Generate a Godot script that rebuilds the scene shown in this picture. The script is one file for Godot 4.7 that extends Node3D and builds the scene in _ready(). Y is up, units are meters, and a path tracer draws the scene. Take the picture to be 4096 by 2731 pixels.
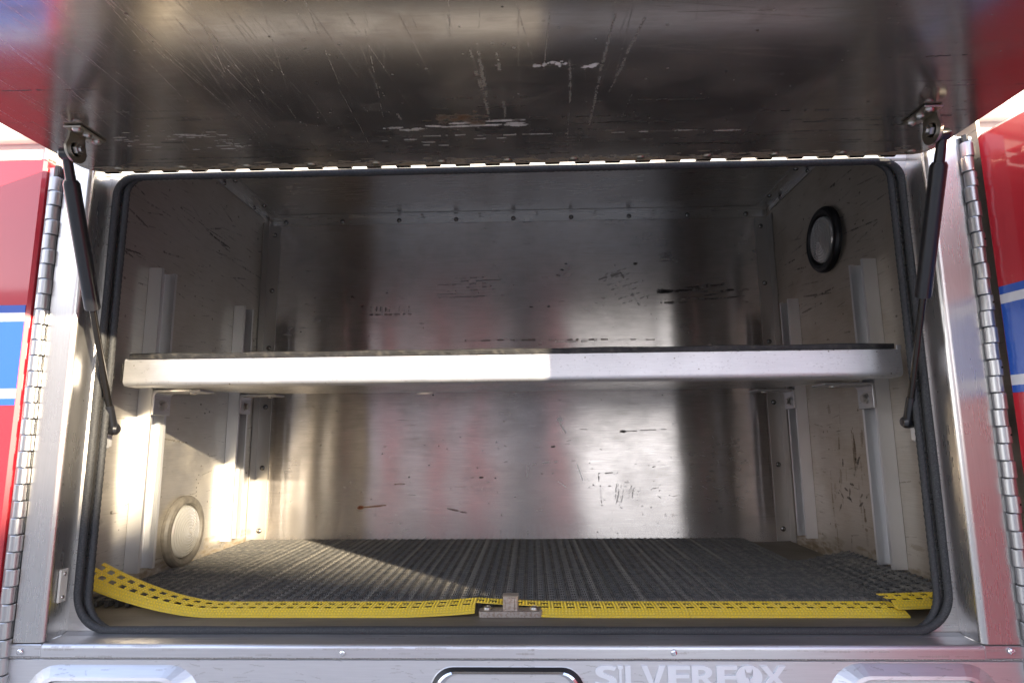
extends Node3D
# World: y = 0 at the camera's height, z = 0 at the face of the door frame, -z into the locker. Ground at y = -1.25.

const SUN_DIR := Vector3(-0.935, -0.295, -1.0)
const XL := -0.66      # inner faces of the locker
const XR := 0.59
const ZB := -0.70
const YF := -0.238
const YC := 0.558
const JL := -0.595     # clear opening of the frame
const JR := 0.5186
const SILL := -0.2405
const FRAME_BACK := -0.040

var rng := RandomNumberGenerator.new()
var used := {}
var M := {}

# ------------------------------------------------------------------ mesh builder
class MB:
	var v := PackedVector3Array()
	var n := PackedVector3Array()
	var uv := PackedVector2Array()
	func tri(a: Vector3, b: Vector3, c: Vector3, na: Vector3, nb: Vector3, nc: Vector3, ua: Vector2, ub: Vector2, uc: Vector2) -> void:
		var g := (a - c).cross(a - b)
		if g.dot(na + nb + nc) < 0.0:
			v.append(a); v.append(c); v.append(b)
			n.append(na); n.append(nc); n.append(nb)
			uv.append(ua); uv.append(uc); uv.append(ub)
		else:
			v.append(a); v.append(b); v.append(c)
			n.append(na); n.append(nb); n.append(nc)
			uv.append(ua); uv.append(ub); uv.append(uc)
	func quad(a: Vector3, b: Vector3, c: Vector3, d: Vector3, na: Vector3, nb: Vector3, nc: Vector3, nd: Vector3, ua: Vector2, ub: Vector2, uc: Vector2, ud: Vector2) -> void:
		tri(a, b, c, na, nb, nc, ua, ub, uc)
		tri(a, c, d, na, nc, nd, ua, uc, ud)
	static func puv(p: Vector3, nn: Vector3, upright: bool) -> Vector2:
		var a := nn.abs()
		var r: Vector2
		if a.x >= a.y and a.x >= a.z:
			r = Vector2(p.z, p.y)
		elif a.y >= a.z:
			r = Vector2(p.x, p.z)
		else:
			r = Vector2(p.x, p.y)
		return Vector2(r.y, r.x) if upright else r
	# flat polygon, turned outward from a centre
	func face(pts: Array, from: Vector3, upright := false) -> void:
		var mid := Vector3.ZERO
		for p in pts: mid += p
		mid /= pts.size()
		var nn: Vector3 = (pts[1] - pts[0]).cross(pts[2] - pts[0]).normalized()
		if nn.dot(mid - from) < 0.0: nn = -nn
		for i in range(1, pts.size() - 1):
			tri(pts[0], pts[i], pts[i + 1], nn, nn, nn, puv(pts[0], nn, upright), puv(pts[i], nn, upright), puv(pts[i + 1], nn, upright))
	# box with chamfered edges
	func box(a: Vector3, b: Vector3, c := 0.0, upright := false) -> void:
		var lo := Vector3(minf(a.x, b.x), minf(a.y, b.y), minf(a.z, b.z))
		var hi := Vector3(maxf(a.x, b.x), maxf(a.y, b.y), maxf(a.z, b.z))
		var m := (lo + hi) / 2.0
		var h := (hi - lo) / 2.0
		c = minf(c, minf(h.x, minf(h.y, h.z)) * 0.9)
		for ax in 3:
			var u := (ax + 1) % 3
			var w := (ax + 2) % 3
			for s in [-1.0, 1.0]:
				var pts := []
				for k in [[-1, -1], [1, -1], [1, 1], [-1, 1]]:
					var p := m
					p[ax] += s * h[ax]
					p[u] += k[0] * (h[u] - c)
					p[w] += k[1] * (h[w] - c)
					pts.append(p)
				face(pts, m, upright)
			if c > 0.0:
				for su in [-1.0, 1.0]:
					for sw in [-1.0, 1.0]:
						var pts := []
						for k in [[-1, 0], [1, 0], [1, 1], [-1, 1]]:
							var p := m
							p[ax] += k[0] * (h[ax] - c)
							p[u] += su * (h[u] - (c if k[1] == 1 else 0.0))
							p[w] += sw * (h[w] - (0.0 if k[1] == 1 else c))
							pts.append(p)
						face(pts, m, upright)
		if c > 0.0:
			for sx in [-1.0, 1.0]:
				for sy in [-1.0, 1.0]:
					for sz in [-1.0, 1.0]:
						var q := Vector3(sx * h.x, sy * h.y, sz * h.z)
						face([m + q - Vector3(0, sy * c, sz * c), m + q - Vector3(sx * c, 0, sz * c), m + q - Vector3(sx * c, sy * c, 0)], m, upright)
	# round tube along a path, radius per point
	func tube(path: Array, radii: Array, sides := 12, caps := true, closed := false) -> void:
		var rings := []
		var norms := []
		var np := path.size()
		var t0: Vector3 = (path[1] - path[0]).normalized()
		var side := t0.cross(Vector3.UP if absf(t0.y) < 0.9 else Vector3.RIGHT).normalized()
		var run := 0.0
		var runs := []
		for i in np:
			var t: Vector3
			if closed:
				t = (path[(i + 1) % np] - path[(i - 1 + np) % np]).normalized()
			else:
				t = (path[mini(i + 1, np - 1)] - path[maxi(i - 1, 0)]).normalized()
			side = (side - t * side.dot(t)).normalized()
			var up := t.cross(side)
			var ring := []
			var nr := []
			var r: float = radii[i] if radii.size() > i else radii[0]
			for k in sides + 1:
				var a := TAU * k / sides
				var d := side * cos(a) + up * sin(a)
				nr.append(d)
				ring.append(path[i] + d * r)
			rings.append(ring)
			norms.append(nr)
			if i > 0: run += path[i].distance_to(path[i - 1])
			runs.append(run)
		var last := np if closed else np - 1
		for i in last:
			var j := (i + 1) % np
			for k in sides:
				var u0 := Vector2(runs[i], 0.0)
				quad(rings[i][k], rings[i][k + 1], rings[j][k + 1], rings[j][k], norms[i][k], norms[i][k + 1], norms[j][k + 1], norms[j][k],
					Vector2(runs[i], k * 0.004), Vector2(runs[i], (k + 1) * 0.004), Vector2(runs[i] + 0.01, (k + 1) * 0.004), Vector2(runs[i] + 0.01, k * 0.004))
		if caps and not closed:
			for e in [[0, -1.0], [np - 1, 1.0]]:
				var q: Array = rings[e[0]]
				var pts := []
				for k in sides: pts.append(q[k])
				face(pts, path[1] if e[0] == 0 else path[np - 2])
	# turned shape: profile of (radius, height) about an axis
	func lathe(prof: Array, at: Vector3, axis: Vector3, sides := 24, flat := false) -> void:
		axis = axis.normalized()
		var s := axis.cross(Vector3.UP if absf(axis.y) < 0.9 else Vector3.RIGHT).normalized()
		var w := axis.cross(s)
		for i in prof.size() - 1:
			var a: Vector2 = prof[i]
			var b: Vector2 = prof[i + 1]
			var e := b - a
			var nn := Vector2(e.y, -e.x).normalized()
			for k in sides:
				var a0 := TAU * k / sides
				var a1 := TAU * (k + 1) / sides
				var d0 := s * cos(a0) + w * sin(a0)
				var d1 := s * cos(a1) + w * sin(a1)
				var n0 := d0 * nn.x + axis * nn.y
				var n1 := d1 * nn.x + axis * nn.y
				if flat:
					n0 = (n0 + n1).normalized()
					n1 = n0
				var p0 := at + d0 * a.x + axis * a.y
				var p1 := at + d1 * a.x + axis * a.y
				var p2 := at + d1 * b.x + axis * b.y
				var p3 := at + d0 * b.x + axis * b.y
				var u := [Vector2(a0 * 0.05, a.y), Vector2(a1 * 0.05, a.y), Vector2(a1 * 0.05, b.y), Vector2(a0 * 0.05, b.y)]
				if b.x > 1e-6: tri(p0, p2, p3, n0, n1, n0, u[0], u[2], u[3])
				if a.x > 1e-6: tri(p0, p1, p2, n0, n1, n1, u[0], u[1], u[2])
	static func place(p: Vector2, t: float, axis: int) -> Vector3:
		if axis == 0: return Vector3(t, p.x, p.y)
		if axis == 1: return Vector3(p.x, t, p.y)
		return Vector3(p.x, p.y, t)
	# closed outline swept straight along an axis (0 x, 1 y, 2 z); the outline's coordinates are the other two axes in order
	func sweep(outline: PackedVector2Array, axis: int, from: float, to: float, upright := false, round_uv := true) -> void:
		var cnt := outline.size()
		var area := 0.0
		for i in cnt: area += outline[i].cross(outline[(i + 1) % cnt])
		var sg := 1.0 if area > 0.0 else -1.0
		var run := 0.0
		for i in cnt:
			var p := outline[i]
			var q := outline[(i + 1) % cnt]
			var e := (q - p)
			var n2 := Vector2(e.y, -e.x).normalized() * sg
			var nn: Vector3 = place(n2, 0.0, axis)
			var l := e.length()
			var ua := Vector2(from, run); var ub := Vector2(to, run); var uc := Vector2(to, run + l); var ud := Vector2(from, run + l)
			if not upright and axis == 1:
				ua = Vector2(run, from); ub = Vector2(run, to); uc = Vector2(run + l, to); ud = Vector2(run + l, from)
			quad(place(p, from, axis), place(p, to, axis), place(q, to, axis), place(q, from, axis), nn, nn, nn, nn, ua, ub, uc, ud)
			run += l
		var ids := Geometry2D.triangulate_polygon(outline)
		for s in [[from, -1.0], [to, 1.0]]:
			var nn := Vector3.ZERO
			nn[axis] = s[1] * (1.0 if to > from else -1.0)
			for k in range(0, ids.size(), 3):
				var a := outline[ids[k]]; var b := outline[ids[k + 1]]; var c := outline[ids[k + 2]]
				tri(place(a, s[0], axis), place(b, s[0], axis), place(c, s[0], axis), nn, nn, nn, a, b, c)
	# ring plate between two outlines of equal count lying at two depths along z
	func band(a: Array, b: Array) -> void:
		var cnt := a.size()
		var mid := Vector3.ZERO
		for i in cnt: mid += a[i]
		for i in cnt:
			var j := (i + 1) % cnt
			var nn: Vector3 = (a[j] - a[i]).cross(b[i] - a[i]).normalized()
			if nn.z < 0.0: nn = -nn
			quad(a[i], a[j], b[j], b[i], nn, nn, nn, nn, puv(a[i], Vector3.BACK, false), puv(a[j], Vector3.BACK, false), puv(b[j], Vector3.BACK, false), puv(b[i], Vector3.BACK, false))
	func mesh() -> ArrayMesh:
		var arr := []
		arr.resize(Mesh.ARRAY_MAX)
		arr[Mesh.ARRAY_VERTEX] = v
		arr[Mesh.ARRAY_NORMAL] = n
		arr[Mesh.ARRAY_TEX_UV] = uv
		var m := ArrayMesh.new()
		m.add_surface_from_arrays(Mesh.PRIMITIVE_TRIANGLES, arr)
		return m

# ------------------------------------------------------------------ nodes
func numbered(called: String) -> String:
	var c: int = used.get(called, 0)
	used[called] = c + 1
	return called if c == 0 else "%s_%03d" % [called, c]

func thing(called: String, label: String, category: String, at := Vector3.ZERO, group := "") -> Node3D:
	var o := Node3D.new()
	o.name = numbered(called)
	add_child(o)
	o.position = at
	meta(o, label, category, group)
	return o

func meta(o: Node, label: String, category: String, group := "") -> void:
	o.set_meta("kind", "thing")
	o.set_meta("label", label)
	o.set_meta("category", category)
	if group != "": o.set_meta("group", group)

func put(called: String, m: Mesh, mat: Material, parent: Node, at := Vector3.ZERO) -> MeshInstance3D:
	var o := MeshInstance3D.new()
	o.mesh = m
	o.material_override = mat
	o.position = at
	o.cast_shadow = GeometryInstance3D.SHADOW_CASTING_SETTING_ON
	o.name = numbered(called) if parent == self else called
	parent.add_child(o, true)
	return o

func struct(called: String, m: Mesh, mat: Material) -> MeshInstance3D:
	var o := put(called, m, mat, self)
	o.set_meta("kind", "structure")
	return o

# ------------------------------------------------------------------ computed textures
class Tex:
	var w: int
	var h: int
	var a: PackedByteArray      # colour, sRGB
	var r: PackedByteArray      # g roughness, b metalness
	var rg: RandomNumberGenerator
	var sz: Vector2             # metres covered
	func blend(x: int, y: int, c: Color, k: float, rough: float, metal: float) -> void:
		if x < 0 or y < 0 or x >= w or y >= h or k <= 0.0: return
		var i := (y * w + x) * 3
		k = minf(k, 1.0)
		a[i] = int(lerpf(a[i], c.r * 255.0, k))
		a[i + 1] = int(lerpf(a[i + 1], c.g * 255.0, k))
		a[i + 2] = int(lerpf(a[i + 2], c.b * 255.0, k))
		r[i + 1] = int(lerpf(r[i + 1], rough * 255.0, k))
		r[i + 2] = int(lerpf(r[i + 2], metal * 255.0, k))
	# broken stroke from p to q (metres from the lower left), width in metres
	func stroke(p: Vector2, q: Vector2, wide: float, c: Color, k: float, rough: float, metal: float, broken := 0.5, wander := 0.0) -> void:
		var s := Vector2(w / sz.x, h / sz.y)
		var a0 := Vector2(p.x * s.x, h - p.y * s.y)
		var a1 := Vector2(q.x * s.x, h - q.y * s.y)
		var d := a1 - a0
		var steps := int(maxf(absf(d.x), absf(d.y))) + 1
		var nn := Vector2(-d.y, d.x).normalized() if d.length() > 0.0 else Vector2(0, 1)
		var half := wide * s.y * 0.5
		var on := 1.0
		var off := 0.0
		for i in steps + 1:
			if rg.randf() < 0.12: on = 1.0 if rg.randf() > broken else rg.randf() * 0.35
			off += rg.randf_range(-1, 1) * wander
			var t := float(i) / steps
			var m := a0 + d * t + nn * off
			var hh := half * (0.6 + 0.8 * rg.randf()) * (0.45 + 0.55 * sin(PI * clampf(t, 0.02, 0.98)))
			var n0 := int(ceil(hh))
			for j in range(-n0, n0 + 1):
				var f := clampf(hh + 0.6 - absf(j), 0.0, 1.0)
				var pt := m + nn * j
				blend(int(round(pt.x)), int(round(pt.y)), c, k * on * f * (0.7 + 0.3 * rg.randf()), rough, metal)
	func blot(p: Vector2, rad: Vector2, c: Color, k: float, rough: float, metal: float, ragged := 0.5) -> void:
		var s := Vector2(w / sz.x, h / sz.y)
		var m := Vector2(p.x * s.x, h - p.y * s.y)
		var rr := Vector2(maxf(rad.x * s.x, 0.7), maxf(rad.y * s.y, 0.7))
		for y in range(int(m.y - rr.y) - 1, int(m.y + rr.y) + 2):
			for x in range(int(m.x - rr.x) - 1, int(m.x + rr.x) + 2):
				var e := Vector2((x - m.x) / rr.x, (y - m.y) / rr.y).length()
				var f := clampf((1.0 - e) * 3.0 + rg.randf_range(-1, 1) * ragged, 0.0, 1.0)
				if e < 1.15: blend(x, y, c, k * f, rough, metal)
	func textures() -> Array:
		var ia := Image.create_from_data(w, h, false, Image.FORMAT_RGB8, a)
		var ir := Image.create_from_data(w, h, false, Image.FORMAT_RGB8, r)
		return [ImageTexture.create_from_image(ia), ImageTexture.create_from_image(ir)]

func noise(w: int, h: int, freq: float, seed_: int, oct := 3, stretch := Vector2i(1, 1)) -> PackedByteArray:
	var f := FastNoiseLite.new()
	f.seed = seed_
	f.noise_type = FastNoiseLite.TYPE_SIMPLEX_SMOOTH
	f.frequency = freq
	f.fractal_octaves = oct
	var im := f.get_image(maxi(2, w / stretch.x), maxi(2, h / stretch.y))
	if im.get_width() != w or im.get_height() != h: im.resize(w, h, Image.INTERPOLATE_BILINEAR)
	im.convert(Image.FORMAT_L8)
	return im.get_data()

# worn sheet aluminium: rolled grain along u, blotches of dull film, base colour and roughness
func sheet(w: int, h: int, size: Vector2, seed_: int, base: Color, rough: float, grain := 0.10, film := 0.12, film_color := Color(0.56, 0.53, 0.49), dull := 0.35) -> Tex:
	var t := Tex.new()
	t.w = w; t.h = h; t.sz = size
	t.rg = RandomNumberGenerator.new()
	t.rg.seed = seed_
	var g := noise(w, h, 0.35, seed_, 2, Vector2i(24, 1))
	var b := noise(w, h, 0.006, seed_ + 1, 5)
	var c := noise(w, h, 0.05, seed_ + 2, 3, Vector2i(3, 1))
	t.a.resize(w * h * 3)
	t.r.resize(w * h * 3)
	for i in w * h:
		var gr := (g[i] / 255.0 - 0.5) * grain
		var bl := clampf((0.55 + 0.75 * clampf((b[i] / 255.0 - 0.42) * 2.0, 0.0, 1.0)) * film * (0.75 + 0.5 * c[i] / 255.0), 0.0, 1.0)
		var k := i * 3
		t.a[k] = int(255.0 * clampf(lerpf(base.r + gr, film_color.r, bl), 0, 1))
		t.a[k + 1] = int(255.0 * clampf(lerpf(base.g + gr, film_color.g, bl), 0, 1))
		t.a[k + 2] = int(255.0 * clampf(lerpf(base.b + gr, film_color.b, bl), 0, 1))
		t.r[k + 1] = int(255.0 * clampf(rough + bl * dull - gr * 0.5, 0.05, 1))
		t.r[k + 2] = int(255.0 * (1.0 - bl * 0.6))
	return t

func metal(tx: Array, aniso := 0.0, uv_scale := Vector3.ONE) -> StandardMaterial3D:
	var m := StandardMaterial3D.new()
	m.albedo_texture = tx[0]
	m.metallic = 1.0
	m.metallic_texture = tx[1]
	m.metallic_texture_channel = BaseMaterial3D.TEXTURE_CHANNEL_BLUE
	m.roughness = 1.0
	m.roughness_texture = tx[1]
	m.roughness_texture_channel = BaseMaterial3D.TEXTURE_CHANNEL_GREEN
	m.uv1_scale = uv_scale
	if aniso != 0.0:
		m.anisotropy_enabled = true
		m.anisotropy = aniso
	return m

func rippled(m: StandardMaterial3D) -> StandardMaterial3D:   # slight oil-canning of thin sheet
	var f := FastNoiseLite.new()
	f.seed = 9
	f.frequency = 0.007
	f.fractal_octaves = 2
	var t := NoiseTexture2D.new()
	t.width = 512; t.height = 512; t.noise = f
	t.as_normal_map = true
	t.bump_strength = 4.0
	m.normal_enabled = true
	m.normal_texture = t
	m.normal_scale = 0.09
	return m

func plain(c: Color, rough: float, metallic := 0.0) -> StandardMaterial3D:   # c linear
	var m := StandardMaterial3D.new()
	m.albedo_color = c.linear_to_srgb()
	m.roughness = rough
	m.metallic = metallic
	return m

func dusty(a: Color, b: Color, rough: float, scale: float, seed_: int, freq := 0.02) -> StandardMaterial3D:   # a, b linear; world-mapped mottling
	var f := FastNoiseLite.new()
	f.seed = seed_
	f.frequency = freq
	f.fractal_octaves = 5
	var t := NoiseTexture2D.new()
	t.width = 512; t.height = 512; t.seamless = true; t.noise = f
	var g := Gradient.new()
	g.set_color(0, a.linear_to_srgb()); g.set_color(1, b.linear_to_srgb())
	g.set_offset(0, 0.35); g.set_offset(1, 0.85)
	t.color_ramp = g
	var m := StandardMaterial3D.new()
	m.albedo_texture = t
	m.roughness = rough
	m.uv1_triplanar = true
	m.uv1_world_triplanar = true
	m.uv1_scale = Vector3.ONE * scale
	return m

func paint(c: Color, seed_: int) -> StandardMaterial3D:
	var m := plain(c, 0.45)
	m.clearcoat_enabled = true
	m.clearcoat = 1.0
	m.clearcoat_roughness = 0.06
	return m

# ------------------------------------------------------------------ outlines
func rounded(x0: float, y0: float, x1: float, y1: float, r_bottom: float, r_top: float, seg := 8) -> Array:
	var pts := []
	for c in [[x1 - r_top, y1 - r_top, 0.0, r_top], [x0 + r_top, y1 - r_top, PI / 2, r_top], [x0 + r_bottom, y0 + r_bottom, PI, r_bottom], [x1 - r_bottom, y0 + r_bottom, 1.5 * PI, r_bottom]]:
		for k in seg + 1:
			var a: float = c[2] + PI / 2 * k / seg
			pts.append(Vector2(c[0] + c[3] * cos(a), c[1] + c[3] * sin(a)))
	return pts

func at_z(pts: Array, z: float) -> Array:
	var o := []
	for p in pts: o.append(Vector3(p.x, p.y, z))
	return o

func arc(c: Vector2, r: float, a0: float, a1: float, seg: int) -> PackedVector2Array:
	var o := PackedVector2Array()
	for k in seg + 1:
		var a := lerpf(a0, a1, float(k) / seg)
		o.append(c + Vector2(cos(a), sin(a)) * r)
	return o

var rivet_mesh: ArrayMesh
var screw_mesh: ArrayMesh
func rivet(parent: Node, at: Vector3, normal: Vector3, mat: Material, big := 1.0) -> void:
	var o := put("rivet", rivet_mesh, mat, parent, at)
	var b := Basis(Quaternion(Vector3.UP, normal.normalized()))
	o.basis = b.scaled(Vector3.ONE * big)
func screw(parent: Node, at: Vector3, normal: Vector3, mat: Material, big := 1.0) -> void:
	var o := put("screw", screw_mesh, mat, parent, at)
	var b := Basis(Quaternion(Vector3.UP, normal.normalized()))
	o.basis = b.scaled(Vector3.ONE * big)

# ================================================================== scene
func _ready() -> void:
	rng.seed = 77
	# camera
	var cam := Camera3D.new()
	cam.name = "camera"
	add_child(cam)
	cam.transform = Transform3D(Basis(Vector3(0.9995, -0.0083, -0.0316), Vector3(0.0131, 0.9877, 0.1558), Vector3(0.0299, -0.1561, 0.9873)).orthonormalized(), Vector3(0, 0, 0.77))
	cam.fov = 58.25
	cam.near = 0.02
	cam.far = 300.0
	cam.current = true
	# sky, exposure
	var env := Environment.new()
	env.background_mode = Environment.BG_SKY
	var sky := Sky.new()
	var sm := ProceduralSkyMaterial.new()
	sm.sky_top_color = Color(0.43, 0.48, 0.58)
	sm.sky_horizon_color = Color(0.96, 0.95, 0.94)
	sm.sky_curve = 0.16
	sm.ground_horizon_color = Color(0.72, 0.72, 0.72)
	sm.ground_bottom_color = Color(0.45, 0.43, 0.40)
	sm.sky_energy_multiplier = 1.45
	sm.ground_energy_multiplier = 1.0
	sm.sun_angle_max = 0.0
	sky.sky_material = sm
	env.sky = sky
	env.tonemap_mode = Environment.TONE_MAPPER_LINEAR
	env.tonemap_exposure = 3.45
	env.sdfgi_enabled = true
	env.ssao_enabled = true
	env.ssil_enabled = true
	var we := WorldEnvironment.new()
	we.name = "world"
	we.environment = env
	add_child(we)
	# sun: low, from the right behind the camera
	var sun := DirectionalLight3D.new()
	sun.name = "sun"
	add_child(sun)
	sun.look_at_from_position(Vector3.ZERO, SUN_DIR, Vector3.UP)
	sun.light_energy = 1.6
	sun.light_color = Color(1.0, 0.93, 0.81)
	sun.light_angular_distance = 0.5
	sun.shadow_enabled = true

	materials()
	surroundings()
	body()
	frame()
	lower_casting()
	side_doors()
	lift_door()
	struts()
	tracks_and_shelf()
	lamps()
	mats()

func materials() -> void:
	var alu := Color(0.80, 0.79, 0.78)
	var g := sheet(512, 512, Vector2(1, 1), 5, alu, 0.27, 0.045, 0.04)
	var gt := g.textures()
	M.alu = metal(gt, -0.6, Vector3(2.2, 2.2, 1))
	M.alu_v = metal(gt, -0.6, Vector3(2.2, 2.2, 1))
	var g2 := sheet(512, 512, Vector2(1, 1), 15, Color(0.82, 0.82, 0.83), 0.44, 0.04, 0.07, Color(0.66, 0.65, 0.64))
	for i in 500:
		var p := Vector2(g2.rg.randf(), g2.rg.randf())
		g2.stroke(p, p + Vector2(g2.rg.randf_range(-0.05, 0.05), g2.rg.randf_range(-0.01, 0.01)), 0.002, Color(0.6, 0.59, 0.58), 0.5, 0.6, 0.8, 0.4)
	M.cast = metal(g2.textures(), 0.0, Vector3(2.5, 2.5, 1))
	M.extrusion = plain(Color(0.68, 0.68, 0.68), 0.36, 0.7)
	M.angle = plain(Color(0.50, 0.48, 0.45), 0.40, 0.85)
	M.steel = plain(Color(0.52, 0.50, 0.47), 0.28, 1.0)
	M.rivet = plain(Color(0.24, 0.23, 0.22), 0.25, 0.9)
	M.zinc = plain(Color(0.50, 0.46, 0.38), 0.36, 1.0)
	M.hinge = plain(Color(0.44, 0.44, 0.44), 0.36, 1.0)
	M.chrome = plain(Color(0.72, 0.72, 0.74), 0.08, 1.0)
	M.red = paint(Color(0.50, 0.010, 0.022), 1)
	M.blue = paint(Color(0.012, 0.085, 0.42), 2)
	M.white = paint(Color(0.62, 0.62, 0.64), 3)
	M.body_white = paint(Color(0.78, 0.78, 0.76), 4)
	M.seal = dusty(Color(0.030, 0.031, 0.033), Color(0.072, 0.071, 0.070), 0.6, 14.0, 31, 0.05)
	M.seal.metallic_specular = 0.35
	M.strut = plain(Color(0.012, 0.012, 0.014), 0.28)
	M.strut.clearcoat_enabled = true
	M.strut.clearcoat = 0.5
	M.strut.clearcoat_roughness = 0.2
	M.rod = plain(Color(0.06, 0.055, 0.05), 0.22, 0.9)
	M.rubber = dusty(Color(0.013, 0.013, 0.015), Color(0.055, 0.050, 0.044), 0.6, 6.0, 33)
	M.mat = dusty(Color(0.095, 0.094, 0.092), Color(0.25, 0.23, 0.195), 0.7, 5.0, 35, 0.02)
	M.mat.metallic_specular = 0.3
	M.yellow = dusty(Color(0.88, 0.62, 0.022), Color(0.78, 0.58, 0.14), 0.5, 8.0, 37)
	M.grommet = plain(Color(0.010, 0.010, 0.011), 0.45)
	M.lens = plain(Color(0.50, 0.49, 0.46), 0.17, 0.5)
	M.lens.clearcoat_enabled = true
	M.lens.clearcoat = 1.0
	M.lens.clearcoat_roughness = 0.03
	M.white_lens = plain(Color(0.70, 0.72, 0.72), 0.2)
	M.yellow_grime = dusty(Color(0.84, 0.58, 0.022), Color(0.50, 0.40, 0.17), 0.6, 16.0, 39, 0.06)
	M.rust = dusty(Color(0.48, 0.43, 0.38), Color(0.34, 0.26, 0.21), 0.45, 20.0, 41)
	M.rust.metallic = 0.7
	M.grime = dusty(Color(0.22, 0.19, 0.155), Color(0.10, 0.085, 0.07), 0.7, 4.0, 43)
	M.concrete = dusty(Color(0.34, 0.31, 0.27), Color(0.26, 0.24, 0.21), 0.9, 0.25, 45)

	var r := MB.new()
	r.lathe([Vector2(0.0055, -0.0005), Vector2(0.0055, 0.0008), Vector2(0.0046, 0.0026), Vector2(0.0026, 0.0038), Vector2(0.0, 0.0042)], Vector3.ZERO, Vector3.UP, 10)
	rivet_mesh = r.mesh()
	var s := MB.new()
	s.lathe([Vector2(0.0062, -0.0005), Vector2(0.0062, 0.0010), Vector2(0.0052, 0.0030), Vector2(0.0030, 0.0042), Vector2(0.0014, 0.0043), Vector2(0.0010, 0.0030), Vector2(0.0, 0.0030)], Vector3.ZERO, Vector3.UP, 14)
	screw_mesh = s.mesh()

# ------------------------------------------------------------------ what the metal mirrors
func surroundings() -> void:
	var m := MB.new()
	m.box(Vector3(-40, -1.45, -12), Vector3(40, -1.25, 60))
	struct("ground", m.mesh(), M.concrete)
	# station across the apron: grey front with red posts, ending to the right where the sky begins
	var b := thing("station_building", "pale station front with red posts across the apron, seen only mirrored", "building", Vector3(-6, -1.25, 9.2))
	var w := MB.new()
	w.box(Vector3(-9, 0, 0), Vector3(6.85, 3.6, 0.3))
	put("wall", w.mesh(), plain(Color(0.56, 0.51, 0.47), 0.8), b)
	var rf := MB.new()
	rf.box(Vector3(-9.2, 3.6, -0.3), Vector3(7.0, 3.75, 0.6))
	put("roof", rf.mesh(), plain(Color(0.2, 0.19, 0.18), 0.8), b)
	var red := plain(Color(0.55, 0.02, 0.025), 0.5)
	for x in [-2.62, -1.70, -0.93, 0.45]:
		var p := MB.new()
		p.box(Vector3(x + 5.90, 0, -0.14), Vector3(x + 6.10, 3.5, -0.002), 0.01)
		put("post", p.mesh(), red, b)
	var d := MB.new()
	d.box(Vector3(5.65, 0, -0.05), Vector3(6.22, 2.2, -0.003), 0.01)
	put("door", d.mesh(), plain(Color(0.03, 0.03, 0.035), 0.5), b)

	# gabled garage further right; its roof slope cuts off the low sun below the sill
	var gb := thing("garage_building", "gabled garage far behind the viewer, known by the shade on the sill", "building", Vector3(7.27, -1.25, 9.0))
	var gw := MB.new()
	gw.sweep(PackedVector2Array([Vector2(-2.6, 0), Vector2(3.6, 0), Vector2(3.6, 3.10), Vector2(0.5, 3.74), Vector2(-2.6, 3.10)]), 2, 0.0, 5.0)
	put("wall", gw.mesh(), plain(Color(0.45, 0.43, 0.40), 0.8), gb)
	for sd in [-1.0, 1.0]:
		var sl := MB.new()
		sl.sweep(PackedVector2Array([Vector2(0.5, 3.755), Vector2(0.5 + sd * 3.3, 3.095), Vector2(0.5 + sd * 3.3, 3.155), Vector2(0.5, 3.815)]), 2, -0.2, 5.2)
		put("roof_slope", sl.mesh(), plain(Color(0.18, 0.17, 0.16), 0.8), gb)

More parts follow.
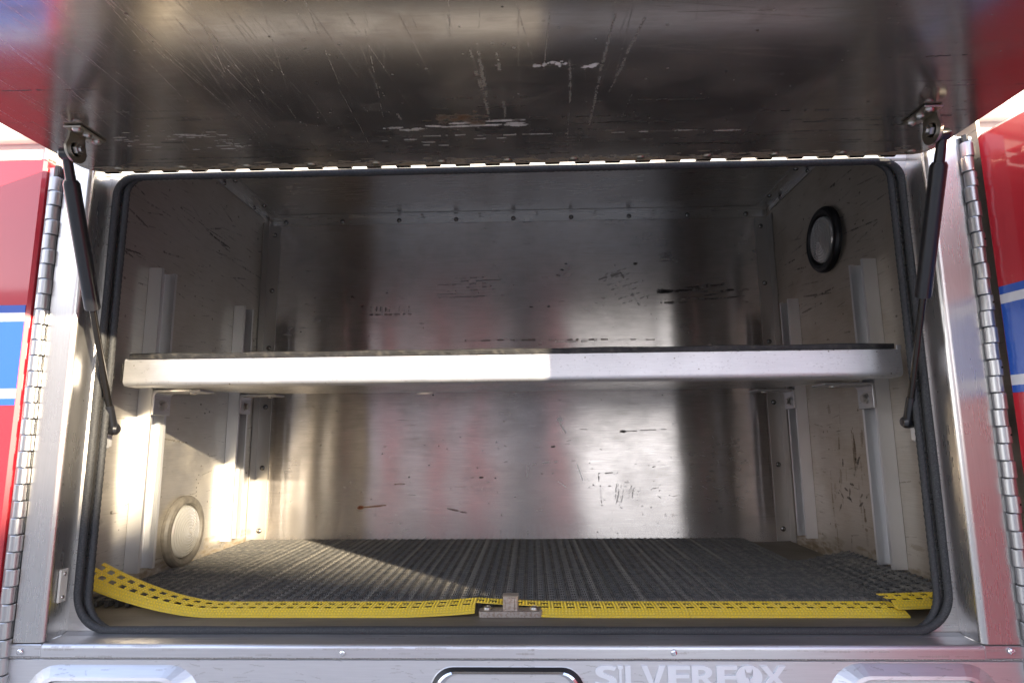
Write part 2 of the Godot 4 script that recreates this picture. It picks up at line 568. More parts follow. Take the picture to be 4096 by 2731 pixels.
# ------------------------------------------------------------------ locker walls
func body() -> void:
	var b := thing("truck_body", "worn bare aluminium storage locker lining in the truck's side", "truck body")
	# back wall
	var t := sheet(1280, 816, Vector2(XR - XL, YC - YF), 101, Color(0.82, 0.80, 0.79), 0.205, 0.09, 0.34, Color(0.68, 0.66, 0.64), 0.08)
	back_marks(t)
	wall_plate(b, "back_wall", Vector3(XL, YF, ZB), Vector3(XR - XL, 0, 0), Vector3(0, YC - YF, 0), Vector3(0, 0, -0.004), rippled(metal(t.textures(), -1.0)))
	var tl := sheet(900, 1024, Vector2(0.70, YC - YF), 102, Color(0.80, 0.78, 0.75), 0.34, 0.08, 0.38, Color(0.70, 0.67, 0.61), 0.10)
	side_marks(tl, false)
	wall_plate(b, "side_wall", Vector3(XL, YF, ZB), Vector3(0, 0, 0.70), Vector3(0, YC - YF, 0), Vector3(-0.004, 0, 0), metal(tl.textures(), -0.7))
	var tr := sheet(900, 1024, Vector2(0.70, YC - YF), 103, Color(0.77, 0.74, 0.69), 0.34, 0.08, 0.45, Color(0.64, 0.58, 0.50), 0.10)
	side_marks(tr, true)
	wall_plate(b, "side_wall", Vector3(XR, YF, 0), Vector3(0, 0, -0.70), Vector3(0, YC - YF, 0), Vector3(0.004, 0, 0), metal(tr.textures(), -0.7))
	wall_plate(b, "ceiling", Vector3(XL, YC, -0.05), Vector3(XR - XL, 0, 0), Vector3(0, 0, ZB + 0.05), Vector3(0, 0.004, 0), M.alu)
	var tf := sheet(1024, 512, Vector2(XR - XL, 0.66), 104, Color(0.56, 0.54, 0.50), 0.5, 0.08, 0.6, Color(0.47, 0.43, 0.37))
	wall_plate(b, "floor", Vector3(XL, YF, -0.04), Vector3(XR - XL, 0, 0), Vector3(0, 0, ZB + 0.04), Vector3(0, -0.004, 0), metal(tf.textures(), 0.0))
	# header above the opening, and the painted body above it
	var h := MB.new()
	h.box(Vector3(XL - 0.02, 0.372, -0.052), Vector3(XR + 0.02, YC + 0.01, -0.047))
	put("header", h.mesh(), M.alu, b)
	var u := MB.new()
	u.box(Vector3(-1.6, 0.3728, -0.046), Vector3(1.6, 1.5, -0.0365), 0.002)
	put("upper_panel", u.mesh(), M.body_white, b)
	var dr := MB.new()
	dr.sweep(PackedVector2Array([Vector2(0.424, -0.0355), Vector2(0.424, -0.010), Vector2(0.434, -0.002), Vector2(0.437, -0.002), Vector2(0.430, -0.014), Vector2(0.430, -0.0355)]), 0, -1.6, 1.6)
	put("drip_rail", dr.mesh(), M.body_white, b)
	# corner angles with their rivets
	var th := 0.0025
	for sd in [[XL, 1.0], [XR, -1.0]]:
		var c := MB.new()
		var x0: float = sd[0]
		var s: float = sd[1]
		var w := 0.032
		c.sweep(PackedVector2Array([Vector2(x0 + s * 0.0008, ZB + 0.0008), Vector2(x0 + s * w, ZB + 0.0008), Vector2(x0 + s * w, ZB + th), Vector2(x0 + s * th, ZB + th), Vector2(x0 + s * th, ZB + w), Vector2(x0 + s * 0.0008, ZB + w)]), 1, YF + 0.002, 0.535, true)
		var o := put("corner_angle", c.mesh(), M.angle, b)
		for k in 6:
			rivet(o, Vector3(x0 + s * 0.018, 0.512 - 0.1442 * k, ZB + th), Vector3(0, 0, 1), M.rivet, 1.1)
	var ca := MB.new()
	ca.sweep(PackedVector2Array([Vector2(YC - 0.0008, ZB + 0.0008), Vector2(YC - 0.022, ZB + 0.0008), Vector2(YC - 0.022, ZB + th), Vector2(YC - th, ZB + th), Vector2(YC - th, ZB + 0.022), Vector2(YC - 0.0008, ZB + 0.022)]), 0, XL + 0.002, XR - 0.002)
	var co := put("corner_angle", ca.mesh(), M.alu, b)
	for k in 9:
		rivet(co, Vector3(-0.6147 + 0.1441 * k, YC - 0.0135, ZB + th), Vector3(0, 0, 1), M.rivet, 1.1)
		if k < 8: rivet(co, Vector3(-0.555 + 0.1441 * k, YC - th, ZB + 0.012), Vector3(0, -1, 0), M.steel, 0.6)
	for sd in [[XL, 1.0], [XR, -1.0]]:
		var c := MB.new()
		var x0: float = sd[0]
		var s: float = sd[1]
		c.sweep(PackedVector2Array([Vector2(x0 + s * 0.0008, YC - 0.0008), Vector2(x0 + s * 0.034, YC - 0.0008), Vector2(x0 + s * 0.034, YC - th), Vector2(x0 + s * th, YC - th), Vector2(x0 + s * th, YC - 0.014), Vector2(x0 + s * 0.0008, YC - 0.014)]), 2, ZB + 0.024, -0.06)
		var o := put("corner_angle", c.mesh(), M.alu, b)
		for k in 4:
			rivet(o, Vector3(x0 + s * 0.026, YC - th, ZB + 0.09 + 0.1442 * k), Vector3(0, -1, 0), M.rivet, 1.0)
			rivet(o, Vector3(x0 + s * th, YC - 0.0075, ZB + 0.09 + 0.1442 * k), Vector3(s, 0, 0), M.rivet, 0.9)

# sheet with thickness; origin, u edge, v edge, thickness vector away from the seen side
func wall_plate(parent: Node, called: String, o: Vector3, u: Vector3, v: Vector3, t: Vector3, mat: Material) -> void:
	var m := MB.new()
	var mid := o + u / 2 + v / 2 + t / 2
	var nn := -t.normalized()
	m.quad(o, o + u, o + u + v, o + v, nn, nn, nn, nn, Vector2(0, 1), Vector2(1, 1), Vector2(1, 0), Vector2(0, 0))
	var c := [o, o + u, o + u + v, o + v]
	m.face([c[0] + t, c[1] + t, c[2] + t, c[3] + t], mid)
	for i in 4:
		var j := (i + 1) % 4
		m.face([c[i], c[j], c[j] + t, c[i] + t], mid)
	put(called, m.mesh(), mat, parent)

func back_marks(t: Tex) -> void:
	var o := Vector2(XL, YF)
	var g := t.rg
	var dark := Color(0.17, 0.16, 0.15)
	# fine scratches and specks everywhere
	for i in 420:
		var p := Vector2(g.randf() * t.sz.x, g.randf() * t.sz.y)
		var l := g.randf_range(0.004, 0.03)
		t.stroke(p, p + Vector2(l, g.randf_range(-0.15, 0.15) * l), 0.0010, Color(0.42, 0.39, 0.37), 0.5 * pow(g.randf(), 1.6), 0.5, 0.7, 0.5)
	for i in 420:
		var p := Vector2(g.randf() * t.sz.x, g.randf() * t.sz.y * 0.7)
		var l := g.randf_range(0.004, 0.025)
		var a := g.randf() * TAU
		t.stroke(p, p + Vector2(cos(a), sin(a) * 0.5) * l, 0.0012, Color(0.92, 0.91, 0.9), g.randf_range(0.2, 0.7), 0.3, 1.0, 0.5)
	for i in 220:
		t.blot(Vector2(g.randf() * t.sz.x, g.randf() * t.sz.y), Vector2(g.randf_range(0.0008, 0.0028), g.randf_range(0.0006, 0.0014)), Color(0.24, 0.22, 0.21), 0.7 * pow(g.randf(), 1.5), 0.7, 0.3, 0.9)
	for i in 70:
		var p := Vector2(g.randf() * t.sz.x, g.randf() * t.sz.y)
		var l := g.randf_range(0.05, 0.25)
		t.stroke(p, p + Vector2(l, g.randf_range(-0.06, 0.06) * l), g.randf_range(0.001, 0.005), Color(0.60, 0.58, 0.57) if g.randf() < 0.6 else Color(0.90, 0.89, 0.88), g.randf_range(0.08, 0.3), 0.36, 0.9, 0.5, 0.1)
	# tread print
	for row in 7:
		for col in 5:
			if g.randf() < 0.75:
				var p := Vector2(0.172 + col * 0.014 + row * 0.009, 0.392 - row * 0.0115 + col * 0.004) - o
				t.stroke(p, p + Vector2(0.011, 0.004), 0.0022, dark, g.randf_range(0.2, 0.55), 0.6, 0.4, 0.5)
	t.stroke(Vector2(0.225, 0.400) - o, Vector2(0.262, 0.318) - o, 0.006, dark, 0.5, 0.7, 0.3, 0.55, 0.3)
	t.stroke(Vector2(0.170, 0.384) - o, Vector2(0.225, 0.402) - o, 0.006, dark, 0.55, 0.7, 0.3, 0.5, 0.3)
	# black smears right
	for k in 16:
		var y := g.randf_range(0.318, 0.372)
		var x := g.randf_range(0.29, 0.46)
		t.stroke(Vector2(x, y) - o, Vector2(x + g.randf_range(0.03, 0.13), y + g.randf_range(-0.004, 0.008)) - o, g.randf_range(0.002, 0.007), dark, g.randf_range(0.3, 0.8), 0.7, 0.2, 0.5, 0.2)
	for k in 7:
		var ys := 0.347 + 0.0016 * k
		t.stroke(Vector2(0.306 + g.randf() * 0.008, ys) - o, Vector2(0.326 + g.randf() * 0.03, ys + 0.001) - o, 0.0028, Color(0.05, 0.05, 0.05), 0.8, 0.7, 0.1, 0.5, 0.15)
	for k in 9:
		var ys := 0.427 + 0.0025 * k
		t.stroke(Vector2(0.318 + g.randf() * 0.006, ys) - o, Vector2(0.348 + g.randf() * 0.006, ys + 0.004) - o, 0.0022, Color(0.30, 0.28, 0.28), 0.5, 0.6, 0.5, 0.5, 0.1)
	t.blot(Vector2(0.261, 0.423) - o, Vector2(0.006, 0.004), dark, 0.8, 0.7, 0.2, 0.6)
	# dashes left
	for k in 9:
		var x := -0.394 + 0.0115 * k + g.randf_range(-0.002, 0.002)
		t.stroke(Vector2(x, 0.304) - o, Vector2(x + 0.009, 0.304) - o, 0.004, dark, g.randf_range(0.25, 0.65), 0.6, 0.3, 0.5)
		t.stroke(Vector2(x + 0.002, 0.312) - o, Vector2(x + 0.003, 0.324) - o, 0.003, dark, g.randf() * 0.6, 0.7, 0.2, 0.4)
	for k in 7:
		var y := 0.345 + 0.008 * k
		t.stroke(Vector2(-0.23 + g.randf() * 0.05, y) - o, Vector2(-0.06 - g.randf() * 0.05, y + 0.003) - o, 0.003, Color(0.28, 0.26, 0.25), 0.5, 0.6, 0.5, 0.6)
	for p in [Vector2(0.045, 0.318), Vector2(0.004, 0.318), Vector2(0.07, 0.396), Vector2(0.083, 0.41), Vector2(0.09, 0.425), Vector2(-0.415, 0.327), Vector2(-0.44, 0.35), Vector2(0.05, -0.02), Vector2(-0.12, -0.09)]:
		for k in 4:
			t.blot(p - o + Vector2(g.randfn(0, 0.002), g.randfn(0, 0.001)), Vector2(g.randf_range(0.001, 0.0032), g.randf_range(0.0008, 0.002)), dark, 0.8, 0.7, 0.2, 1.0)
	t.stroke(Vector2(-0.16, 0.237) - o, Vector2(0.30, 0.233) - o, 0.004, Color(0.36, 0.33, 0.31), 0.6, 0.6, 0.6, 0.5, 0.1)
	t.stroke(Vector2(0.06, 0.231) - o, Vector2(0.16, 0.230) - o, 0.005, Color(0.9, 0.89, 0.88), 0.7, 0.5, 0.8, 0.4, 0.1)
	# below the shelf
	t.stroke(Vector2(0.21, 0.0145) - o, Vector2(0.318, 0.0188) - o, 0.0014, dark, 0.6, 0.7, 0.3, 0.2)
	t.blot(Vector2(0.216, 0.0145) - o, Vector2(0.008, 0.0030), dark, 0.8, 0.7, 0.2, 0.9)
	t.stroke(Vector2(0.062, 0.045) - o, Vector2(0.08, 0.012) - o, 0.005, Color(0.92, 0.92, 0.92), 0.8, 0.5, 0.8, 0.3)
	t.blot(Vector2(0.067, 0.044) - o, Vector2(0.008, 0.006), Color(0.92, 0.92, 0.92), 0.6, 0.5, 0.8, 0.8)
	var rust := Color(0.45, 0.24, 0.12)
	t.stroke(Vector2(-0.41, -0.1585) - o, Vector2(-0.345, -0.152) - o, 0.003, rust, 0.8, 0.8, 0.2, 0.4, 0.15)
	t.blot(Vector2(-0.405, -0.157) - o, Vector2(0.008, 0.005), rust, 0.9, 0.8, 0.2, 0.7)
	t.stroke(Vector2(-0.325, -0.104) - o, Vector2(-0.297, -0.103) - o, 0.003, rust, 0.8, 0.8, 0.2, 0.3)
	t.stroke(Vector2(-0.20, -0.160) - o, Vector2(-0.155, -0.170) - o, 0.004, Color(0.42, 0.34, 0.30), 0.7, 0.8, 0.4, 0.4)
	t.stroke(Vector2(0.155, -0.082) - o, Vector2(0.20, -0.081) - o, 0.0018, dark, 0.55, 0.7, 0.3, 0.4)
	t.stroke(Vector2(0.155, -0.082) - o, Vector2(0.155, -0.10) - o, 0.0022, dark, 0.55, 0.7, 0.3, 0.4)
	t.stroke(Vector2(0.158, -0.11) - o, Vector2(0.16, -0.15) - o, 0.003, dark, 0.6, 0.7, 0.3, 0.6)
	for k in 14:
		var x := 0.195 + g.randf() * 0.045
		var y := -0.105 - g.randf() * 0.03
		t.stroke(Vector2(x, y) - o, Vector2(x - 0.004, y - 0.02) - o, 0.0016, Color(0.3, 0.29, 0.28), 0.5, 0.6, 0.5, 0.5)
	for k in 170:   # scuffed patch low on the right
		var p := Vector2(g.randf_range(0.13, 0.48), g.randf_range(-0.22, -0.04))
		t.stroke(p - o, p + Vector2(g.randfn(0.0, 0.006), g.randfn(0.0, 0.0016)) - o, g.randf_range(0.0008, 0.0016), Color(0.30, 0.28, 0.27), pow(g.randf(), 2.0) * 0.8, 0.6, 0.5, 0.6)
	for k in 90:
		var p := Vector2(g.randf_range(0.40, 0.50), g.randf_range(-0.17, 0.0))
		t.stroke(p - o, p + Vector2(g.randf_range(-0.02, 0.02), g.randf_range(-0.01, 0.01)) - o, 0.0014, Color(0.9, 0.9, 0.9), g.randf_range(0.2, 0.7), 0.5, 0.9, 0.5)
	for p in [[0.0, -0.06, 0.06, -0.055], [0.06, -0.10, 0.12, -0.14], [0.105, -0.06, 0.118, -0.10], [-0.01, -0.06, -0.012, -0.09]]:
		t.stroke(Vector2(p[0], p[1]) - o, Vector2(p[2], p[3]) - o, 0.003, Color(0.9, 0.9, 0.9), 0.6, 0.5, 0.9, 0.5, 0.1)

func side_marks(t: Tex, right: bool) -> void:
	var g := t.rg
	for i in 260:
		var p := Vector2(g.randf() * t.sz.x, g.randf() * t.sz.y)
		var l := g.randf_range(0.006, 0.05)
		t.stroke(p, p + Vector2(l, g.randf_range(-0.2, 0.2) * l), 0.0014, Color(0.25, 0.23, 0.2), g.randf_range(0.15, 0.5), 0.6, 0.6, 0.6)
	for i in 120:
		t.blot(Vector2(g.randf() * t.sz.x, g.randf() * t.sz.y), Vector2(g.randf_range(0.001, 0.004), g.randf_range(0.001, 0.003)), Color(0.2, 0.18, 0.15), g.randf_range(0.2, 0.6), 0.7, 0.3)
	# rubber streaks high on the wall
	for i in 40:
		var y := g.randf_range(0.50, 0.72)
		var x := g.randf() * 0.6
		t.stroke(Vector2(x, y), Vector2(x + g.randf_range(0.03, 0.12), y + g.randf_range(-0.02, 0.02)), g.randf_range(0.0015, 0.004), Color(0.12, 0.11, 0.10), g.randf_range(0.2, 0.6), 0.7, 0.3, 0.6)
	if right:   # brown runs between the rails
		for i in 26:
			var x := g.randf_range(0.30, 0.50)
			var y := g.randf_range(0.05, 0.30)
			t.stroke(Vector2(x, y), Vector2(x + g.randf_range(-0.005, 0.005), y - g.randf_range(0.02, 0.09)), g.randf_range(0.002, 0.010), Color(0.34, 0.27, 0.19), g.randf_range(0.15, 0.5), 0.7, 0.4, 0.5, 0.1)
		for i in 12:
			var p := Vector2(g.randf_range(0.36, 0.46), g.randf_range(0.10, 0.20))
			t.stroke(p, p + Vector2(g.randf_range(-0.015, 0.015), g.randf_range(-0.015, 0.015)), 0.004, Color(0.10, 0.08, 0.06), 0.7, 0.7, 0.2, 0.4, 0.3)
		t.stroke(Vector2(0.37, 0.20), Vector2(0.395, 0.165), 0.007, Color(0.08, 0.07, 0.06), 0.8, 0.7, 0.2, 0.4, 0.3)
	else:
		t.stroke(Vector2(0.30, 0.235), Vector2(0.38, 0.243), 0.003, Color(0.2, 0.18, 0.16), 0.6, 0.7, 0.3, 0.4)
		for i in 10:
			t.blot(Vector2(0.25 + g.randf() * 0.01, 0.10 + 0.008 * i), Vector2(0.002, 0.0015), Color(0.15, 0.13, 0.11), 0.7, 0.7, 0.3)
		for i in 26:
			var p := Vector2(0.52 + g.randf() * 0.10, g.randf_range(0.03, 0.20))
			t.blot(p, Vector2(g.randf_range(0.004, 0.02), g.randf_range(0.003, 0.010)), Color(0.30, 0.28, 0.26), 0.22, 0.7, 0.5, 0.9)
	# dusty band along the floor
	for i in 300:
		var p := Vector2(g.randf() * t.sz.x, absf(g.randfn(0.0, 0.018)))
		t.blot(p, Vector2(g.randf_range(0.004, 0.02), g.randf_range(0.002, 0.006)), Color(0.47, 0.40, 0.30), 0.3, 0.8, 0.2, 0.9)

# ------------------------------------------------------------------ frame, flange, seal, sill
func frame() -> void:
	var r := 0.007
	# jambs: face, rounded leading edge, return
	for sd in [[JL, -1.0, "left", -0.6315], [JR, 1.0, "right", 0.5605]]:
		var xi: float = sd[0]
		var s: float = sd[1]
		var xo: float = sd[3]
		var p := PackedVector2Array()
		p.append(Vector2(xi, FRAME_BACK - 0.006))
		p.append_array(arc(Vector2(xi + s * r, -r), r, PI if s < 0 else 0.0, PI / 2, 8) if s > 0 else arc(Vector2(xi - r, -r), r, 0.0, PI / 2, 8))
		if s > 0:
			p = PackedVector2Array([Vector2(xi, FRAME_BACK - 0.006)])
			p.append_array(arc(Vector2(xi + r, -r), r, PI, PI / 2, 8))
		p.append(Vector2(xo, 0.0))
		p.append(Vector2(xo, FRAME_BACK - 0.006))
		var m := MB.new()
		m.sweep(p, 1, SILL + 0.001, 0.395, true)
		var lab := "brushed aluminium jamb beside the left hinge, with a small bumper pad low inside" if s < 0 else "brushed aluminium jamb beside the right hinge, mirroring the open red door"
		var t := thing("door_jamb", lab, "door jamb", Vector3.ZERO, "jambs of the opening")
		put("post", m.mesh(), M.alu_v, t)
		if s < 0:
			var b := MB.new()
			b.box(Vector3(xi + 0.0005, -0.198, -0.028), Vector3(xi + 0.0035, -0.158, -0.014), 0.0012)
			var pad := put("bumper_pad", b.mesh(), plain(Color(0.55, 0.53, 0.47), 0.5), t)
			rivet(pad, Vector3(xi + 0.0035, -0.164, -0.021), Vector3(1, 0, 0), M.steel, 0.45)
			rivet(pad, Vector3(xi + 0.0035, -0.192, -0.021), Vector3(1, 0, 0), M.steel, 0.45)
	# flange that carries the seal: plate with a rounded opening
	var hole := rounded(-0.576, -0.2395, 0.5005, 0.3690, 0.045, 0.024, 8)
	var outer := []
	for q in hole:
		var d: Vector2 = q - Vector2(-0.038, 0.067)
		var k := minf((0.565 if d.x > 0 else 0.565) / maxf(absf(d.x), 1e-6), 0.315 / maxf(absf(d.y), 1e-6))
		var e := Vector2(-0.038, 0.067) + d * k
		e.x = clampf(e.x, JL - 0.004, JR + 0.004)
		e.y = clampf(e.y, SILL - 0.004, 0.40)
		outer.append(e)
	var fm := MB.new()
	fm.band(at_z(outer, FRAME_BACK), at_z(hole, FRAME_BACK))
	fm.band(at_z(outer, FRAME_BACK - 0.004), at_z(hole, FRAME_BACK - 0.004))
	for i in hole.size():
		var j := (i + 1) % hole.size()
		var a: Vector2 = hole[i]; var b2: Vector2 = hole[j]
		fm.face([Vector3(a.x, a.y, FRAME_BACK), Vector3(b2.x, b2.y, FRAME_BACK), Vector3(b2.x, b2.y, FRAME_BACK - 0.004), Vector3(a.x, a.y, FRAME_BACK - 0.004)], Vector3((a.x + b2.x) * 3, (a.y + b2.y) * 3, FRAME_BACK))
	var fl := thing("opening_flange", "thin aluminium flange with rounded corners just behind the rubber seal", "flange")
	put("plate", fm.mesh(), M.alu, fl)
	# seal: soft bulb in front, grip strip inside
	var sl := thing("door_seal", "black dusty rubber bulb seal running round the opening", "seal")
	var bulb := MB.new()
	var bp := []
	for q in rounded(-0.5825, -0.2350, 0.5078, 0.3702, 0.045, 0.026, 10): bp.append(Vector3(q.x, q.y, FRAME_BACK + 0.005))
	var dense := densify(bp, 0.03)
	var rad := []
	for i in dense.size(): rad.append(0.0048 * (1.0 + 0.08 * sin(i * 0.61) * sin(i * 0.23)))
	bulb.tube(dense, rad, 12, false, true)
	put("bulb", bulb.mesh(), M.seal, sl)
	var grip := MB.new()
	var gp := []
	for q in rounded(-0.5735, -0.2392, 0.4985, 0.3730, 0.045, 0.024, 10): gp.append(Vector3(q.x, q.y, FRAME_BACK - 0.003))
	var gd := densify(gp, 0.004)
	var gr := []
	for i in gd.size(): gr.append(0.0046 if i % 2 == 0 else 0.0041)
	grip.tube(gd, gr, 8, false, true)
	put("grip_strip", grip.mesh(), M.seal, sl)
	# sill rail: top, rounded front edge, front face
	var sp := PackedVector2Array([Vector2(SILL - 0.0145, -0.02), Vector2(SILL - 0.0145, 0.002)])
	sp.append_array(arc(Vector2(SILL - 0.005, -0.003), 0.005, 0.0, 0.0, 1) if false else PackedVector2Array())
	for k in 7:
		var a := PI / 2 - PI / 2 * k / 6.0
		sp.append(Vector2(SILL - 0.005 + 0.005 * cos(a), -0.003 + 0.005 * sin(a)))
	sp.append(Vector2(SILL + 0.0006, -0.028))
	sp.append(Vector2(SILL + 0.003, FRAME_BACK + 0.001))
	sp.append(Vector2(SILL - 0.004, FRAME_BACK + 0.001))
	var rm := MB.new()
	rm.sweep(sp, 0, JL + 0.0008, JR - 0.0008)
	rm.box(Vector3(-0.66, SILL - 0.0145, -0.02), Vector3(JL + 0.0004, SILL - 0.0004, 0.0013), 0.001)
	rm.box(Vector3(JR - 0.0004, SILL - 0.0145, -0.02), Vector3(0.60, SILL - 0.0004, 0.0013), 0.001)
	var ts := sheet(1024, 256, Vector2(1, 0.25), 120, Color(0.80, 0.80, 0.81), 0.36, 0.05, 0.10, Color(0.62, 0.60, 0.57))
	for i in 260:
		var p := Vector2(ts.rg.randf(), ts.rg.randf() * 0.25)
		ts.stroke(p, p + Vector2(ts.rg.randf_range(0.01, 0.08), 0), 0.0016, Color(0.55, 0.52, 0.49), ts.rg.randf_range(0.2, 0.6), 0.65, 0.6, 0.5)
	M.sill = metal(ts.textures(), -0.4, Vector3(0.9, 4.0, 1))
	var rail := thing("sill_rail", "long aluminium sill rail with round screw heads under the opening", "sill rail")
	put("rail", rm.mesh(), M.sill, rail)
	for x in [[-0.6196, -0.2488], [-0.2273, -0.2496], [0.1627, -0.2484], [0.5477, -0.2462]]:
		screw(rail, Vector3(x[0], x[1], 0.0021), Vector3(0, 0, 1), M.chrome, 0.62)

func densify(p: Array, step: float) -> Array:
	var o := []
	for i in p.size():
		var a: Vector3 = p[i]
		var b: Vector3 = p[(i + 1) % p.size()]
		var d := a.distance_to(b)
		if d < 1e-6: continue
		var c := int(maxf(1.0, round(d / step)))
		for k in c: o.append(a.lerp(b, float(k) / c))
	return o

# ------------------------------------------------------------------ cast panel below the sill
func lower_casting() -> void:
	var t := thing("bumper_casting", "cast aluminium panel below the sill with raised SILVERFOX lettering", "panel")
	var m := MB.new()
	m.box(Vector3(-0.80, -0.62, -0.03), Vector3(0.80, SILL - 0.0165, -0.001), 0.002)
	put("panel", m.mesh(), M.cast, t)
	# bead of old sealant along the joint
	var sb := MB.new()
	var path := []
	var rr := []
	for i in 161:
		var x := -0.66 + 1.26 * i / 160.0
		path.append(Vector3(x, SILL - 0.0158 + 0.0003 * sin(i * 0.9), -0.0012))
		rr.append(0.0011 + 0.0005 * sin(i * 2.3) * sin(i * 0.31))
	sb.tube(path, rr, 6)
	put("sealant_bead", sb.mesh(), dusty(Color(0.20, 0.19, 0.18), Color(0.48, 0.47, 0.46), 0.7, 30.0, 51), t)
	# two lamp bezels
	for q in [[-0.612, -0.397, -0.2640, "left"], [0.338, 0.533, -0.2600, "right"]]:
		var z := MB.new()
		var o := rounded(q[0], q[2] - 0.16, q[1], q[2], 0.04, 0.040, 6)
		var i1 := rounded(q[0] + 0.018, q[2] - 0.148, q[1] - 0.018, q[2] - 0.0105, 0.03, 0.026, 6)
		var i2 := rounded(q[0] + 0.024, q[2] - 0.144, q[1] - 0.024, q[2] - 0.0140, 0.026, 0.022, 6)
		z.band(at_z(o, -0.0012), at_z(i1, 0.010))
		z.band(at_z(i1, 0.010), at_z(i2, 0.011))
		var i3 := rounded(q[0] + 0.0245, q[2] - 0.1435, q[1] - 0.0245, q[2] - 0.0145, 0.026, 0.022, 6)
		z.band(at_z(i2, 0.011), at_z(i3, 0.001))
		var bz := put("lamp_bezel", z.mesh(), M.cast, t)
		var ln := MB.new()
		var l1 := rounded(q[0] + 0.026, q[2] - 0.142, q[1] - 0.026, q[2] - 0.0165, 0.024, 0.020, 6)
		var l2 := rounded(q[0] + 0.032, q[2] - 0.136, q[1] - 0.032, q[2] - 0.0225, 0.02, 0.016, 6)
		ln.band(at_z(l1, 0.001), at_z(l2, 0.006))
		var flat := []
		for e in l2: flat.append(Vector3(e.x, e.y, 0.006))
		ln.face(flat, Vector3(0, 0, -5))
		put("lens", ln.mesh(), M.white_lens, bz)
	# chrome recessed handle dish in the middle
	var cx := -0.0305
	var d := MB.new()
	var r0 := rounded(cx - 0.092, -0.36, cx + 0.089, -0.2655, 0.028, 0.026, 8)
	var r1 := rounded(cx - 0.087, -0.355, cx + 0.084, -0.2695, 0.026, 0.024, 8)
	d.band(at_z(r0, -0.0014), at_z(r1, 0.003))
	var gk := put("gasket", d.mesh(), M.grommet, t)
	var ch := MB.new()
	var r2 := rounded(cx - 0.084, -0.352, cx + 0.081, -0.2715, 0.024, 0.022, 8)
	var r3 := rounded(cx - 0.066, -0.336, cx + 0.063, -0.2805, 0.014, 0.012, 8)
	ch.band(at_z(r1, 0.003), at_z(r2, 0.0045))
	ch.band(at_z(r2, 0.0045), at_z(r3, -0.012))
	var ff := []
	for e in r3: ff.append(Vector3(e.x, e.y, -0.012))
	ch.face(ff, Vector3(0, 0, -5))
	put("handle_dish", ch.mesh(), M.chrome, t)
	# cut the panel's flat out of the way of the dish: the dish sits in a shallow boss
	var boss := MB.new()
	boss.band(at_z(rounded(cx - 0.093, -0.361, cx + 0.090, -0.2645, 0.029, 0.027, 8), -0.0012), at_z(r0, -0.0006))
	put("boss", boss.mesh(), M.cast, gk)
	# lettering, each letter a casting of its own
	var font := SystemFont.new()
	font.font_names = PackedStringArray(["Droid Sans"])
	font.font_weight = 700
	var spans := {"S": [185, 390], "I": [402, 450], "L": [470, 612], "V": [625, 850], "E": [872, 1082], "R": [1095, 1318], "F": [1330, 1525], "X": [1735, 1985]}
	var top := -0.2632
	var hh := 0.0236
	var lett := plain(Color(0.74, 0.76, 0.79), 0.5, 0.55)
	for ch2 in spans:
		var x0: float = 0.0699 + (spans[ch2][0] - 180) * 0.0001229
		var x1: float = 0.0699 + (spans[ch2][1] - 180) * 0.0001229
		var tm := TextMesh.new()
		tm.text = ch2
		tm.font = font
		tm.font_size = 64
		tm.pixel_size = 0.001
		tm.depth = 0.01
		tm.curve_step = 1.0
		var bb := tm.get_aabb()
		var o := put("letter", tm, lett, t)
		o.scale = Vector3((x1 - x0) / bb.size.x, hh / bb.size.y, 0.0026 / bb.size.z)
		o.position = Vector3(x0 - bb.position.x * o.scale.x, top - hh - bb.position.y * o.scale.y, -0.0012 - bb.position.z * o.scale.z)
	# the O: a disc with a small animal head cut out
	var oc := Vector2(0.0699 + (1630 - 180) * 0.0001229, top - hh / 2.0)
	var disc := PackedVector2Array()
	for k in 32: disc.append(oc + Vector2(cos(TAU * k / 32), sin(TAU * k / 32)) * Vector2(0.0153, 0.0128))
	var sx := 0.0000615 * 2.0
	var head := PackedVector2Array()
	for p in [[1592, 160], [1612, 190], [1650, 190], [1664, 160], [1668, 205], [1660, 235], [1640, 245], [1637, 262], [1641, 276], [1634, 284], [1628, 276], [1631, 262], [1628, 245], [1600, 235], [1592, 205]]:
		head.append(Vector2(0.0699 + (p[0] - 180) * sx, top - (p[1] - 135) * sx))
	var om := MB.new()
	# bridge the hole to the rim so the outline is one polygon
	var ring := PackedVector2Array()
	var start := 8      # top of the disc
	for k in 33: ring.append(disc[(start + k) % 32])
	var hs := head.size()
	var area := 0.0
	for i in hs: area += head[i].cross(head[(i + 1) % hs])
	var seq := []
	for i in hs: seq.append(head[i])
	if area > 0: seq.reverse()
	# start the hole at its point nearest the rim start
	var best := 0
	for i in hs:
		if seq[i].distance_to(disc[start]) < seq[best].distance_to(disc[start]): best = i
	for i in hs + 1: ring.append(seq[(best + i) % hs] + (Vector2(0.00002, 0) if i == hs else Vector2.ZERO))
	ring[32] += Vector2(0.00002, 0)
	om.sweep(ring, 2, -0.0012, 0.0014)
	put("letter", om.mesh(), lett, t)
	# short underline bar of the emblem
	var bar := MB.new()
	bar.box(Vector3(0.118, top - hh - 0.0045, -0.0012), Vector3(0.29, top - hh - 0.0018, 0.0008), 0.0003)
	put("bar", bar.mesh(), lett, t)

